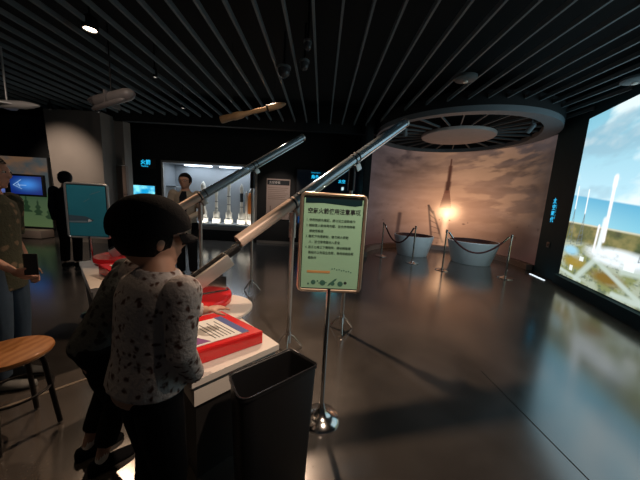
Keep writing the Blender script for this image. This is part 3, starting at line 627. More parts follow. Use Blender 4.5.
    for i in range(7): g.box(-.17+i*.05, -.018, .052, -.15+i*.05, .018, .058, mtx=mt)
    g.build('slotted_track', M_darkmetal, bb, smooth=False)
    MB().tube([at(-.90, -.02)-lo_, at(-.60, 0)-lo_], .016, 16).build('air_pipe', M_chrome, ln)
    MB().tube([at(-.90, -.055)-lo_, at(-.62, -.045)-lo_], .010, 12).build('guide_rod', M_chrome, ln)
    MB().box(-.06, -.04, -.05, .06, .04, -.02, mtx=T@Matrix.Translation(at(-.82, -.0))@BASIS).build('valve_block', M_darkmetal, ln, smooth=False)
    # opaque breech tube, clear barrel (hollow)
    def pipe(t0_, t1_, ro, ri, name, m):
        q = MB(); a = at(t0_)-lo_; b__ = at(t1_)-lo_; n = 40
        def rg(c, rr): return [c+(side*math.cos(2*PI*k/n)+upv*math.sin(2*PI*k/n))*rr for k in range(n)]
        q.loft([rg(a, ro), rg(b__, ro), rg(b__, ri), rg(a, ri), rg(a, ro)], caps=False); return q.build(name, m, ln)
    pipe(-.72, .0, .050, .044, 'breech_tube', mat('brushed_beige_pipe', (.72, .56, .45), .42, .2) if adj['n'] == 0 else bpy.data.materials['brushed_beige_pipe'])
    pipe(.0, 2.16, .050, .047, 'clear_barrel', M_acrylic)
    pipe(2.13, 2.17, .053, .046, 'muzzle_ring', M_steel)
    for tt in (-.04, .06, .97, 1.04): pipe(tt, tt+.02, .053, .0505, 'clamp_band', M_clampblk)
    MB().tube([at(.02, -.0535)+side*.0-lo_, at(2.14, -.0535)-lo_], .006, 8).build('underside_rail', M_chrome, ln)
    # supports
    for tt, nm, thick in ((-.02, 0, .020), (.98, 1, .018)):
        c = at(tt, 0)-lo_; zc = c.z-.062
        sp_o = MB().tube([(c.x, c.y, .10), (c.x, c.y, zc-.20)], thick, 18).build('support_pole', M_steel, ln)
        MB().tube([(c.x, c.y, zc-.24), (c.x, c.y, zc-.02)], thick*1.9 if nm else thick*1.5, 18).build('pole_sleeve', M_darkmetal if nm else M_steel, sp_o)
        cb = MB().box(-.035, -.045, -.115, .035, .045, -.045, bev=.006, mtx=Matrix.Translation(c)@BASIS).build('clamp_bracket', M_steel, ln)
        MB().tube([(c.x-.035, c.y-.03, zc-.02), (c.x+.035, c.y+.03, zc-.02)], .012, 12).build('clamp_bolt', M_chrome, cb)
        for k in range(3):
            a = 2*PI*k/3+.5
            MB().tube([(c.x, c.y, .17), (c.x+.05*math.cos(a), c.y+.05*math.sin(a), .13), (c.x+.14*math.cos(a), c.y+.14*math.sin(a), .012)], .009, 10).build('foot', M_chrome, ln)
        MB().tube([(c.x, c.y, .08), (c.x, c.y, .19)], .026, 16).build('foot_hub', M_chrome, ln)
station((0, 0, 0), dict(n=0, table='white table with rounded end carrying the near red console, left of the black bin', console='near glossy red launch console holding a printed card, behind the black bin',
    card='printed card with blue border on the near red console', launcher='nearer tilted clear tube launcher with warm lit metal breech, behind the green notice'))
station((-1.26, 1.006, 0), dict(n=1, table='farther launcher table with dark sides, left of the child in the black cap', console='farther red launch console, left of the child in the black cap',
    card='printed card on the farther red console, behind the child in the cap', launcher='farther tilted clear tube launcher crossing in front of the lit display case'))

# ---- notice stands
def notice(loc, rz, label, kind):
    t = thing('notice_stand', label, 'notice stand', loc, rz, 'notice stands')
    MB().lathe([(0, 0), (.118, 0), (.12, .006), (.112, .02), (.07, .038), (.035, .06), (.022, .09), (.0165, .12), (0, .12)], 40).build('base', M_chrome, t)
    MB().tube([(0, 0, .08), (0, 0, .88)], .0145, 18).build('pole', M_chrome, t)
    H0, H1 = .868, 1.432; fr = MB()
    Wd = .182
    if kind == 'teal': t.scale = (1.14, 1.14, 1)
    fr.tube([(-Wd+.02, 0, H0), (Wd-.02, 0, H0), (Wd-.006, 0, H0+.006), (Wd, 0, H0+.02), (Wd, 0, H1-.02), (Wd-.006, 0, H1-.006), (Wd-.02, 0, H1), (-Wd+.02, 0, H1), (-Wd+.006, 0, H1-.006), (-Wd, 0, H1-.02), (-Wd, 0, H0+.02), (-Wd+.006, 0, H0+.006), (-Wd+.02, 0, H0)], .011, 12, caps=False)
    fr.build('frame', M_warmchrome if kind == 'green' else M_steel, t)
    MB().box(-Wd+.008, -.004, H0+.008, Wd-.008, .006, H1-.008).build('backing_board', M_darkmetal, t, smooth=False)
    if kind == 'green':
        MB().box(-.168, -.0065, H0+.016, .168, -.0045, H1-.022).build('poster_sheet', M_green, t, smooth=False)
        q = MB(); q.prism([(-.160, H1-.022), (.162, H1-.022), (.162, H1-.052), (.12, H1-.060), (-.06, H1-.048), (-.160, H1-.052)], .0066, .0074, mtx=Matrix.Rotation(PI/2, 4, 'X')); q.build('teal_border', M_band, t, smooth=False)
        yy = -.0075
        text('title_lettering', '空氣火箭使用注意事項', .0325, M_ink, t, (-.146, yy, H1-.105), depth=.0004, bold=.0006, sx=.93)
        L = ['1. 使用前請先確認，請以站立姿勢操作', '2. 請裝置火箭後再加壓，並依序排隊等', '    候使用設施', '3. 發射方向應朝前，請勿將火箭對', '    人，並注意周圍他人安全', '4. 孩子七歲以下需陪同，請依照管理', '    員指示以免發生危險，確保遊戲品質', '    與秩序']
        for i, s_ in enumerate(L): text('body_lettering', s_, .0178, mat('dark_green_ink', (.03, .07, .05), .8) if i == 0 else bpy.data.materials['dark_green_ink'], t, (-.152, yy, H1-.152-i*.0315), depth=.0003, sx=.93)
        MB().box(-.135, -.0078, H0+.108, .0, -.0066, H0+.122).build('orange_bar', mat('orange_ink', (.62, .34, .13), .7), t, smooth=False)
        dg = mat('doodle_green', (.05, .17, .13), .7)
        for i, (x, z, rr) in enumerate([(-.125, .04, .006), (-.095, .05, .014), (-.07, .058, .005), (-.04, .048, .017), (.02, .045, .012), (.065, .045, .016), (.095, .052, .009)]):
            MB().lathe([(0, 0), (rr, 0), (rr, .0008), (0, .0008)], 20, mtx=Matrix.Translation(V(x, -.0066, H0+z))@Matrix.Rotation(PI/2, 4, 'X')).build('planet_drawing', dg if i < 6 else M_ink, t, smooth=False)
        MB().prism([(-.065, .044), (-.015, .050), (-.015, .054), (-.065, .048)], 0, .0016, mtx=Matrix.Translation(V(0, -.0066, H0))@Matrix.Rotation(PI/2, 4, 'X')).build('planet_ring', dg, t, smooth=False)
        MB().prism([(.0, .03), (.012, .034), (.048, .066), (.055, .078), (.042, .074), (.008, .046)], 0, .0014, mtx=Matrix.Translation(V(-.01, -.0066, H0))@Matrix.Rotation(PI/2, 4, 'X')).build('rocket_drawing', dg, t, smooth=False)
        for i in range(9): MB().lathe([(0, 0), (.004, 0), (.004, .0008), (0, .0008)], 10, mtx=Matrix.Translation(V(.012+.014*i, -.0066, H0+.135-.0022*i+.004*(i % 2)))@Matrix.Rotation(PI/2, 4, 'X')).build('star_drawing', dg, t, smooth=False)
    else:
        MB().box(-.166, -.0065, H0+.016, .166, -.0045, H1-.016).build('poster_sheet', M_teal, t, smooth=False)
        def pr_(L, m, nm, y=-.0066, mt=None): MB().prism(L, 0, .0012, mtx=Matrix.Translation(V(0, y, H0))@Matrix.Rotation(PI/2, 4, 'X')).build(nm, m, t, smooth=False)
        gw = mat('poster_grey', (.22, .30, .33), .6)
        pr_([(-.166, .16), (-.02, .165), (.025, .175), (.05, .185), (.025, .205), (-.02, .225), (-.166, .235)], mat('poster_slate', (.08, .13, .16), .6), 'shuttle_shadow')
        pr_([(-.166, .155), (-.02, .160), (.0, .165), (-.02, .178), (-.166, .172)], gw, 'shuttle_picture', -.0079)
        pr_([(.0, .165), (.035, .178), (.008, .200), (.0, .185)], M_paper, 'shuttle_nose', -.0079)
        pr_([(-.03, .375), (.025, .412), (.026, .416), (-.028, .379)], gw, 'light_streak'); pr_([(.03, .455), (.12, .492), (.12, .496), (.03, .460)], gw, 'light_streak')
notice((.068, 1.505, 0), math.radians(2), 'chrome stand with a light green Chinese notice in the foreground', 'green')
notice((-2.47, 2.77, 0), math.radians(5), 'silver framed stand with a teal shuttle poster at the left', 'teal')

# ---- waste bin
t = thing('waste_bin', 'tall black rectangular open plastic waste bin in the foreground', 'bin', (-.17, 1.05, 0)); bc = V(-.17, 1.05, 0)
TOP = [q-bc for q in [V(-.357, 1.017, 0), V(-.262, .862, 0), V(.022, 1.118, 0), V(-.122, 1.235, 0)]]
def rr_(sc_, z, inset=0):
    pts = []
    C4 = [q*sc_ for q in TOP]
    for i in range(4):
        a, c, b_ = C4[i-1], C4[i], C4[(i+1) % 4]; d1 = (a-c).normalized(); d2 = (b_-c).normalized(); rd = (.02, .06, .02, .02)[i]
        c = c+(d1+d2)*inset
        for k in range(6):
            s_ = k/5; p0 = c+d1*rd; p1 = c+d2*rd; q = p0*(1-s_)**2+c*2*s_*(1-s_)+p1*s_*s_; pts.append((q.x, q.y, z))
    return pts
q = MB(); q.loft([rr_(.86, 0), rr_(.87, .02), rr_(.985, .625), rr_(1.02, .628), rr_(1.02, .642), rr_(1.0, .645), rr_(1.0, .640, .006), rr_(.97, .60, .006), rr_(.86, .05, .008)]); bbod = q.build('bin_body', M_bin, t)
q = MB(); q.tube([rr_(1.01, .645)[i % 24] for i in range(25)], .0035, 8, caps=False); q.build('rim', mat('glossy_black_rim', (.02, .02, .022), .2), bbod)

# ---- stool
t = thing('round_stool', 'round wooden stool with dark metal legs at the lower left', 'stool', (-1.65, 1.30, 0))
MB().lathe([(0, .465), (.15, .465), (.168, .472), (.175, .485), (.172, .497), (.16, .502), (0, .502)], 56).build('seat', M_wood, t)
for k in range(4):
    a = PI/4+k*PI/2-.35; c, s_ = math.cos(a), math.sin(a)
    MB().tube([(.12*c, .12*s_, .462), (.135*c, .135*s_, .40), (.175*c, .175*s_, .012)], .0125, 12).build('leg', M_darkmetal, t)
MB().tube([(.152*math.cos(a), .152*math.sin(a), .26) for a in [2*PI*i/32 for i in range(33)]], .007, 10, caps=False).build('foot_ring', M_darkmetal, t)
MB().tube([(.12*math.cos(a), .12*math.sin(a), .455) for a in [2*PI*i/32 for i in range(33)]], .009, 10, caps=False).build('seat_ring', M_darkmetal, t)

# ---- hanging models and ceiling fittings
def orient(o, a, b_):  # aligns local +Z of a thing along a to b_
    a = V(a); b_ = V(b_); o.location = a; o.rotation_euler = (b_-a).to_track_quat('Z', 'Y').to_euler(); return (b_-a).length
t = thing('hanging_rocket_model', 'tan jointed rocket model hanging from the ceiling', 'hanging model'); Lm = orient(t, (-1.72, 4.5, 2.60), (-.67, 4.5, 2.90))
MB().lathe([(0, 0), (.055, 0), (.06, .03), (.05, .20), (.06, .22), (.058, .34), (.04, .40), (.03, .55), (0, .55)], 20).build('rear_stage', M_modelwood, t)
MB().lathe([(0, .54), (.034, .54), (.034, .78), (0, .78)], 20).build('middle_stage', M_modelwood, t)
MB().lathe([(0, .80), (.045, .80), (.05, .86), (.045, 1.0), (.02, 1.08), (0, 1.10)], 20).build('capsule', M_modelwood, t)
MB().lathe([(0, .775), (.055, .775), (.055, .805), (0, .805)], 20).build('joint_ring', M_darkmetal, t)
for z in (.2, .9): 
    q = MB(); mtx = t.rotation_euler.to_matrix().inverted(); up_ = mtx@V(0, 0, 1); w0 = V(0, 0, z); q.tube([w0+up_*.04, w0+up_*1.3], .003, 6); q.build('hanging_wire', M_darkmetal, t)
def cyl_model(a, b_, rr, parent=None):
    return
t = thing('hanging_booster_model', 'grey cluster of three boosters hanging from the ceiling at the left', 'hanging model', (-3.1, 4.0, 2.65))
for a, b_, rr, nm in (((-.47, .16, .03), (.12, .16, .18), .045, 'booster'), ((-.27, 0, -.05), (.34, 0, .12), .085, 'core'), ((-.18, -.12, -.165), (.28, -.12, -.01), .036, 'booster')):
    a = V(a); b_ = V(b_); d = (b_-a); MM = Matrix.Translation(a)@d.to_track_quat('Z', 'Y').to_matrix().to_4x4(); l = d.length
    MB().lathe([(0, 0), (rr*.55, 0), (rr*.7, l*.06), (rr, l*.10), (rr, l*.80), (rr*.85, l*.9), (rr*.4, l*.98), (0, l)], 24, mtx=MM).build(nm, M_modelgrey, t)
MB().box(-.02, -.12, -.09, .0, .16, .10).build('connecting_strut', M_modelgrey, t)
MB().tube([(0, 0, .03), (0, 0, 1.1)], .01, 8).build('hanging_rod', M_darkmetal, t)
t = thing('hanging_satellite_model', 'pale winged model hanging by a rod at the far left', 'hanging model', (-4.5, 4.0, 2.52))
MB().lathe([(0, -.55), (.03, -.5), (.055, -.3), (.055, .12), (.04, .24), (.015, .34), (0, .36)], 20, mtx=Matrix.Rotation(PI/2, 4, 'Y')).build('fuselage', mat('pale_model', (.5, .46, .42), .4), t)
MB().prism([(-.3, -.28), (.02, -.05), (.02, .05), (-.3, .28), (-.4, .28), (-.36, 0), (-.4, -.28)], -.012, .006).build('wings', bpy.data.materials['pale_model'], t, smooth=False)
MB().tube([(-.12, 0, .04), (-.12, 0, .76)], .012, 10).build('hanging_rod', M_steel, t)
def downlight(x, y, z, label, lit, rr=.05):
    t = thing('downlight', label, 'ceiling lamp', (x, y, z), 0, 'round ceiling lamps')
    ho = MB().lathe([(rr*.9, .02), (rr*.92, 0), (rr*1.2, 0), (rr*1.2, .12), (rr*.5, .16), (0, .16)], 28).build('housing', M_darkmetal, t)
    MB().lathe([(0, .012), (rr*.9, .012), (rr*.9, .03), (0, .03)], 28).build('lens', M_lens if lit == 2 else M_lensdim, ho)
    MB().tube([(0, 0, .15), (0, 0, 3.75-z)], .012, 8).build('stem', M_darkmetal, t)
downlight(-2.856, 3.421, 3.24, 'bright warm ceiling lamp, the brightest at the upper left', 2, .07)
downlight(-2.859, 4.645, 3.24, 'small dim ceiling lamp between the slats right of the brightest lamp', 1, .03)
downlight(-3.2, 6.168, 3.24, 'tiny ceiling lamp over the display case', 1, .04)
downlight(-6.3, 6.3, 3.1, 'tiny ceiling lamp left of the pair above the pale column', 1, .035)
downlight(-5.2, 6.3, 3.1, 'tiny ceiling lamp right of the pair above the pale column', 1, .035)
def dome(x, y, z, rr, label):
    t = thing('dome_fixture', label, 'ceiling fixture', (x, y, z), 0, 'dark ceiling fixtures')
    MB().lathe([(0, -rr), (rr*.5, -rr*.87), (rr*.87, -rr*.5), (rr, 0), (rr, .05), (0, .05)], 28).build('dome', mat('smoked_dome', (.06, .065, .07), .15), t)
    MB().lathe([(0, .04), (rr*1.15, .04), (rr*1.15, .07), (0, .07)], 28).build('mount', M_slat, t)
    MB().tube([(0, 0, .06), (0, 0, 3.75-z)], .014, 8).build('stem', M_darkmetal, t)
dome(-.66, 4.16, 3.22, .085, 'large round smoked dome among the slats near the middle')
dome(-.35, 3.95, 3.22, .06, 'small smoked dome right of the large one')
dome(-.28, 3.52, 3.24, .045, 'smallest smoked dome, nearest the camera above the tube')
def disc_fix(x, y, label):
    t = thing('ceiling_detector', label, 'ceiling fixture', (x, y, 3.24), 0, 'round ceiling detectors')
    MB().lathe([(0, -.03), (.05, -.03), (.13, -.012), (.15, .0), (.15, .03), (0, .03)], 32).build('disc', mat('detector_grey', (.10, .12, .125), .5), t)
    MB().lathe([(0, -.05), (.03, -.045), (.035, -.03), (0, -.03)], 16).build('sensor', M_rocketw, t)
disc_fix(1.98, 4.12, 'round ceiling detector in front of the ring canopy'); disc_fix(4.18, 3.9, 'round ceiling detector close above the video wall')
def track_spot(loc, tgt, label):
    t = thing('spotlight_fixture', label, 'spotlight', loc, 0, 'spotlights under the ring canopy'); d = (V(tgt)-V(loc)).to_track_quat('Z', 'Y').to_matrix().to_4x4()
    MB().lathe([(0, -.08), (.035, -.08), (.045, -.05), (.05, .10), (.046, .10), (.04, .06), (0, .06)], 24, mtx=d).build('lamp_housing', M_ring, t)
    MB().tube([(0, 0, .03), (0, 0, .40)], .01, 8).build('stem', M_ring, t)
track_spot((3.95, 5.35, 3.0), (4.0, 8, 1.2), 'small grey spotlight hanging at the right of the centre disc')
track_spot((1.75, 6.1, 3.0), (2.5, 8, 1.2), 'small grey spotlight at the left of the ring, by the tube muzzle')

# ================================================================== PEOPLE
def fingers(mb, wrist, d, palm_n, s_, curl=.5, right=True):
    """palm and five fingers; d: direction of the hand, palm_n: direction the palm faces"""
    d = V(d).normalized(); n = V(palm_n); n = (n-d*n.dot(d)).normalized(); sdv = d.cross(n)*(1 if right else -1); w_ = V(wrist)
    mb.ell((0, 0, 0), .045*s_, .038*s_, .014*s_, mtx=Matrix.Translation(w_+d*.045*s_)@Matrix((d, sdv, n)).transposed().to_4x4(), n=14)
    for i, L in enumerate((.064, .075, .070, .054)):
        b_ = w_+d*.078*s_+sdv*(.027-.018*i)*s_; pts = [b_]; dr = d.copy()
        for k in range(3):
            dr = (dr*math.cos(curl*.8)+n*math.sin(curl*.8)).normalized() if k else (dr+n*curl*.5).normalized(); pts.append(pts[-1]+dr*L*s_*(.44, .32, .24)[k])
        mb.limb(pts, [.0085*s_, .0078*s_, .007*s_, .006*s_], 8)
    b_ = w_+d*.025*s_+sdv*.028*s_; pts = [b_, b_+(d*.5+sdv*.7+n*.3).normalized()*.032*s_]; pts.append(pts[-1]+(d*.85+sdv*.35+n*.35).normalized()*.028*s_); pts.append(pts[-1]+(d*.9+n*.4).normalized()*.02*s_)
    mb.limb(pts, [.012*s_, .0105*s_, .009*s_, .007*s_], 8)
def person(label, loc, rz, H, J, top_m, bot_m, hair_len=.0, group=None, shoe_m=None, hs=1, sleeve='short', vox=.009, top_name='shirt', hand_s=1, build_w=1, eyes=True, hair=True, skirt=0):
    """J: joints in local coordinates (x right, y forward)"""
    t = thing('person', label, 'person', loc, rz, group)
    g = lambda k, d: V(J.get(k, d))
    pel = g('pelvis', (0, 0, .53*H)); ch = g('chest', (0, .0, .72*H)); nk = g('neck', (0, .0, .835*H)); hd = g('head', (0, .01, .93*H)); yaw = J.get('yaw', 0); pitch = J.get('pitch', 0)
    sw = .118*H*build_w; hw = .05*H
    up_ = (nk-pel).normalized(); rt = V(J.get('right', (1, 0, 0))); fwd = up_.cross(rt).normalized()
    def ring(c, rx, ry, n=20): return [c+rt*rx*math.cos(2*PI*k/n)+fwd*ry*math.sin(2*PI*k/n) for k in range(n)]
    def along(z): return pel+(nk-pel)*z
    b_ = MB()
    torso = [(along(-.12), .082, .062), (along(0), .092, .068), (along(.25), .078, .058), (along(.5), .086, .062), (along(.75), .10, .064), (along(.90), .095, .054), (along(.98), .05, .042), (along(1.08), .034, .034), (hd-up_*.02*H, .032, .034)]
    b_.loft([ring(c, a*H*(build_w if a > .05 else 1), e*H*(build_w if a > .05 else 1)) for c, a, e in torso])
    pts = {}
    for s_, sd_ in ((-1, 'L'), (1, 'R')):
        sh = along(.90)+rt*s_*(sw-.012*H); el = g('elbow'+sd_, tuple(sh+V(s_*.03*H, 0, -.17*H))); wr = g('wrist'+sd_, tuple(el+V(0, .03*H, -.15*H)))
        hp = pel+rt*s_*hw-up_*.02*H; kn = g('knee'+sd_, (s_*.055*H, .01*H, .285*H)); an = g('ankle'+sd_, (s_*.055*H, -.01*H, .045*H))
        pts[sd_] = (sh, el, wr, hp, kn, an)
        b_.limb([sh, sh.lerp(el, .5), el, el.lerp(wr, .4), wr], [.030*H, .026*H, .022*H, .021*H, .015*H]); b_.limb([hp, hp.lerp(kn, .5), kn, kn.lerp(an, .35), an], [.052*H, .045*H, .032*H, .031*H, .020*H])
        hdv = (wr-el).normalized(); hdir = V(J.get('hand'+sd_, tuple(hdv))); fingers(b_, wr+hdir.normalized()*.005, hdir, J.get('palm'+sd_, (-s_, 0, -.2)), hand_s*H/1.7, J.get('curl', .5), s_ > 0)
    # head
    HR = Matrix.Translation(hd)@Matrix.Rotation(yaw, 4, 'Z')@Matrix.Rotation(pitch, 4, 'X'); hh = .066*H*hs if H > 1.5 else .074*H*hs
    hm = MB(); hm.ell((0, 0, 0), hh*.74, hh*.90, hh*1.02, n=24)
    hm.ell((0, hh*.22, -hh*.48), hh*.56, hh*.60, hh*.56, n=20); hm.ell((0, hh*.62, -hh*.85), hh*.24, hh*.16, hh*.16, n=12)      # jaw, chin
    hm.limb([(0, hh*.82, hh*.08), (0, hh*.98, -hh*.22), (0, hh*.86, -hh*.32)], [hh*.07, hh*.12, hh*.11], 8)                     # nose
    hm.limb([(-hh*.16, hh*.80, -hh*.55), (0, hh*.86, -hh*.54), (hh*.16, hh*.80, -hh*.55)], [hh*.045, hh*.06, hh*.045], 8)        # lips
    for s_ in (-1, 1):
        hm.ell((s_*hh*.76, -hh*.02, -hh*.10), hh*.08, hh*.16, hh*.27, n=12); hm.ell((s_*hh*.3, hh*.78, hh*.16), hh*.2, hh*.09, hh*.07, n=10)
    bmesh.ops.transform(hm.bm, matrix=HR, verts=hm.bm.verts); b_._add(hm.bm)
    b_.build('body', M_skin, t, remesh=vox if H > 1.3 and vox > .008 else vox)
    if eyes:
        for s_ in (-1, 1): 
            ey = MB().ell((s_*hh*.3, hh*.80, hh*.02), hh*.115, hh*.09, hh*.075, n=12, mtx=HR).build('eye', mat('eye_white', (.55, .52, .5), .2) if 'eye_white' not in bpy.data.materials else bpy.data.materials['eye_white'], t)
            MB().ell((s_*hh*.3, hh*.872, hh*.02), hh*.055, hh*.035, hh*.06, n=10, mtx=HR).build('iris', M_ink, ey)
    if hair:
        q = MB(); q.ell((0, -hh*.10, hh*.18), hh*.86, hh*.98, hh*.98, n=24)
        for v in list(q.bm.verts):
            if v.co.y > hh*.35 and v.co.z < hh*.52: v.co.y = hh*.35
            if v.co.z < -hh*.45-hair_len and v.co.y < 0: v.co.z = -hh*.45-hair_len
            elif v.co.y <= 0 and v.co.z < -hh*.1: v.co.z -= hair_len*.6
        bmesh.ops.transform(q.bm, matrix=HR, verts=q.bm.verts); q.build('hair', M_hair, t)
    # top garment
    q = MB(); e_ = .010*H; hem = J.get('hem', -.20)
    tt = [(along(hem), .094, .072), (along(0), .100, .076), (along(.25), .090, .068), (along(.5), .094, .070), (along(.75), .106, .072), (along(.90), .100, .062), (along(.985), .052, .046), (along(1.02), .043, .042)]
    q.loft([ring(c, a*H*build_w, ee*H*build_w) for c, a, ee in tt])
    for sd_ in 'LR':
        sh, el, wr, *_ = pts[sd_]
        if sleeve == 'short': P_ = [sh, sh.lerp(el, .5), sh.lerp(el, .85)]; R_ = [.044*H, .038*H, .038*H]
        else: P_ = [sh, sh.lerp(el, .5), el, el.lerp(wr, .5), el.lerp(wr, .93)]; R_ = [.044*H, .036*H, .032*H, .028*H, .025*H]
        q.limb([P_[0], P_[1]], R_[:2]) if len(P_) < 3 else q.tube(P_, R_, 14)
        q.ell(tuple(sh), .044*H, .044*H, .044*H, n=14)
    q.build(top_name, top_m, t, remesh=vox)
    # trousers
    q = MB(); q.loft([ring(along(-.16), .088*H*build_w, .068*H), ring(along(-.02), .096*H*build_w, .073*H), ring(along(.12), .092*H*build_w, .070*H)])
    for sd_ in 'LR':
        hp, kn, an = pts[sd_][3:]; e2 = kn.lerp(an, J.get('cuff', .93)); q.tube([hp+up_*.03*H, hp.lerp(kn, .5), kn, kn.lerp(an, .5), e2], [.060*H, .053*H, .043*H, .041*H, .038*H], 16); q.ell(tuple(hp), .058*H, .058*H, .06*H, n=14)
    q.build('trousers', bot_m, t, remesh=vox)
    for sd_, s_ in (('L', -1), ('R', 1)):
        an = pts[sd_][5]; q = MB(); fl = .10*H; z0 = .002; dy = J.get('toe'+sd_, (0, 1)); dv_ = V(dy[0], dy[1], 0).normalized()
        q.loft([[(an+dv_*(fl*(-.38+1.5*(k_ if False else 0))))]*0 or [V(an.x, an.y, 0)+dv_*f_*fl+V(-dv_.y, dv_.x, 0)*wd*H*math.cos(2*PI*k/14)+V(0, 0, z0+hgt*H*(1+math.sin(2*PI*k/14))/2) for k in range(14)] for f_, wd, hgt in ((-.42, .012, .03), (-.34, .022, .045), (.0, .025, .052), (.45, .028, .038), (.85, .029, .028), (1.1, .022, .024), (1.2, .008, .016))])
        q.build('shoe', shoe_m or M_blackcloth, t)
    t['hh'] = hh; return t, HR, hh, pts
def clean(t):
    if 'hh' in t: del t['hh']

# child in the black cap (seen from behind, facing right and away)
az = math.radians(55)-PI/2
t, HR, hh, pts = person('child in a black cap and grey spotted fleece top, seen from behind in the foreground', (-.575, .86, 0), az, 1.36,
    dict(pelvis=(0, -.02, .74), chest=(0, .0, .95), neck=(.0, .03, 1.125), head=(-.035, .03, 1.245), yaw=-.12, pitch=-.10, elbowR=(.185, .01, .90), wristR=(.12, .09, .745), handR=(-.7, .3, -.6), palmR=(0, 0, -1), elbowL=(-.2, .10, .90), wristL=(-.13, .28, .86), handL=(.1, 1, -.1), palmL=(0, 0, -1), hem=-.02, curl=.3, cuff=.9),
    M_spotshirt, M_blackcloth, sleeve='long', vox=.006, build_w=1.16, hs=1.1, top_name='fleece_top', hair_len=.012)
clean(t)
q = MB(); q.ell((0, -hh*.08, hh*.30), hh*1.07, hh*1.16, hh*1.0, n=32)
for v in list(q.bm.verts):
    lim = hh*.10+max(-.6, v.co.y/hh)*hh*.30-(hh*.30 if v.co.y < -hh*.5 else 0)*0
    if v.co.z < lim: v.co.z = lim; v.co.x *= 1.0
CR = HR@Matrix.Rotation(math.radians(-3), 4, 'X')
bmesh.ops.transform(q.bm, matrix=CR, verts=q.bm.verts); capo = q.build('cap', M_capm, t)
q = MB(); rings = []
for j, (e_, zz) in enumerate(((.95, .20), (1.15, .16), (1.38, .08), (1.42, .06))):
    rings.append([(hh*(1.0-.10*j)*math.sin(a)*(1 if j < 3 else .98), hh*(e_*math.cos(a)*.98+.02), hh*(zz-.08*math.sin(a)**2*j)) for a in [math.radians(-62+124*k/16) for k in range(17)]])
vt = [[q.bm.verts.new(V(x)) for x in rg] for rg in rings]; vb = [[q.bm.verts.new(V(x)-V(0, 0, hh*.05)) for x in rg] for rg in rings]
for A, sgn in ((vt, 1), (vb, -1)):
    for r0, r1 in zip(A, A[1:]):
        for k in range(16): q.bm.faces.new((r0[k], r0[k+1], r1[k+1], r1[k]))
for r0, r1 in ((vt[-1], vb[-1]), (vt[0], vb[0])):
    for k in range(16): q.bm.faces.new((r0[k], r0[k+1], r1[k+1], r1[k]))
for k in (0, 16):
    for j in range(3): q.bm.faces.new((vt[j][k], vt[j+1][k], vb[j+1][k], vb[j][k]))
bmesh.ops.transform(q.bm, matrix=CR, verts=q.bm.verts); q.build('cap_brim', M_capm, capo)
# second child, mostly hidden behind the first
t, HR, hh, pts = person('child in dark patterned top and black trousers, mostly hidden behind the child in the cap', (-1.06, 1.17, 0), math.radians(-40), 1.28,
    dict(pelvis=(.0, .0, .66), neck=(.05, .17, 1.02), head=(.06, .21, 1.13), elbowL=(-.18, .18, .84), wristL=(-.12, .32, .80), elbowR=(.19, .16, .82), wristR=(.10, .26, .74), kneeL=(-.09, .05, .35), ankleL=(-.09, -.05, .06), kneeR=(.06, .06, .35), ankleR=(.05, -.02, .06), cuff=.72, palmL=(0, 0, -1), palmR=(0, 0, -1), hem=-.12),
    M_darkspot, M_blackcloth, sleeve='long', vox=.009, top_name='patterned_top', hair_len=.01); clean(t)
for s_ in 'LR':
    an = pts[s_][5]; kn = pts[s_][4]; MB().tube([kn.lerp(an, .62), kn.lerp(an, .82), an+V(0, 0, -.008)], [.031, .027, .026], 14).build('sock', M_rocketw, t)
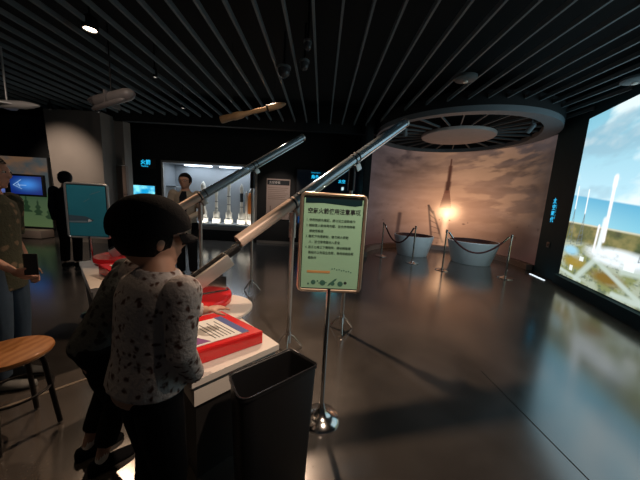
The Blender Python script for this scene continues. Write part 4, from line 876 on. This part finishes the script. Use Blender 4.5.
# man before the case
t, HR, hh, pts = person('man with glasses in an open cream shirt standing in front of the lit display case', (-2.19, 4.24, 0), math.radians(190), 1.70,
    dict(elbowR=(.25, .06, 1.10), wristR=(.13, .24, 1.04), elbowL=(-.25, .04, 1.10), wristL=(-.10, .24, 1.00), yaw=-.1, hem=-.35), M_cream, M_blackcloth, sleeve='long', vox=.011, top_name='open_shirt'); clean(t)
MB().loft([[(-.04, .117, 1.0), (.04, .117, 1.0), (.04, .135, 1.0), (-.04, .135, 1.0)], [(-.055, .121, 1.32), (.055, .121, 1.32), (.055, .130, 1.32), (-.055, .130, 1.32)], [(-.035, .06, 1.42), (.035, .06, 1.42), (.03, .08, 1.42), (-.03, .08, 1.42)]]).build('undershirt', M_navy, t)
q = MB()
for s_ in (-1, 1):
    q.tube([(s_*hh*.32+hh*.22*math.cos(a), hh*.97, hh*.02+hh*.17*math.sin(a)) for a in [2*PI*i/16 for i in range(17)]], hh*.022, 6, caps=False); q.tube([(s_*hh*.55, hh*.95, hh*.05), (s_*hh*.78, hh*.1, hh*.05)], hh*.02, 6)
q.tube([(-hh*.1, hh*1.0, hh*.05), (hh*.1, hh*1.0, hh*.05)], hh*.02, 6)
bmesh.ops.transform(q.bm, matrix=HR, verts=q.bm.verts); q.build('glasses', M_ink, t)
# person behind the teal poster
t, *_ = person('person in dark clothes standing behind the teal poster stand', (-4.36, 4.5, 0), math.radians(15), 1.64, dict(), M_navy, M_blackcloth, sleeve='long', vox=.012, hair_len=.03); clean(t)
# small child further back
t, *_ = person('small child in a white top standing beyond the teal poster', (-3.98, 4.95, 0), math.radians(150), 1.05, dict(elbowR=(.14, .06, .66), wristR=(.10, .17, .60)), M_whitecloth, M_navy, sleeve='long', vox=.010); clean(t)
# person at the left edge
t, HR, hh, pts = person('person in an olive floral top and jeans at the left edge, holding a phone', (-2.13, 1.68, 0), math.radians(-70), 1.575,
    dict(elbowR=(.22, .0, 1.02), wristR=(.14, .14, .86), elbowL=(-.20, -.02, 1.0), wristL=(-.19, .05, .80), palmL=(1, 0, .3), palmR=(-1, .2, .2), hem=-.3, yaw=.15, toeL=(.2, 1)), M_floral, M_jeans, sleeve='short', vox=.008, hair_len=.02, shoe_m=mat('grey_shoe', (.16, .17, .17), .7)); clean(t)
wr = (Matrix.Translation(V(-2.13, 1.68, 0))@Matrix.Rotation(math.radians(-70), 4, 'Z'))@V(.125, .235, .845)
t = thing('mobile_phone', 'small dark phone held by the person at the left edge', 'phone', tuple(wr), math.radians(-70))
MB().box(-.005, -.035, -.03, .005, .035, .11, bev=.003).build('phone_body', M_darkmetal, t); MB().box(.0045, -.031, -.024, .006, .031, .104).build('phone_screen', M_ink, t, smooth=False)
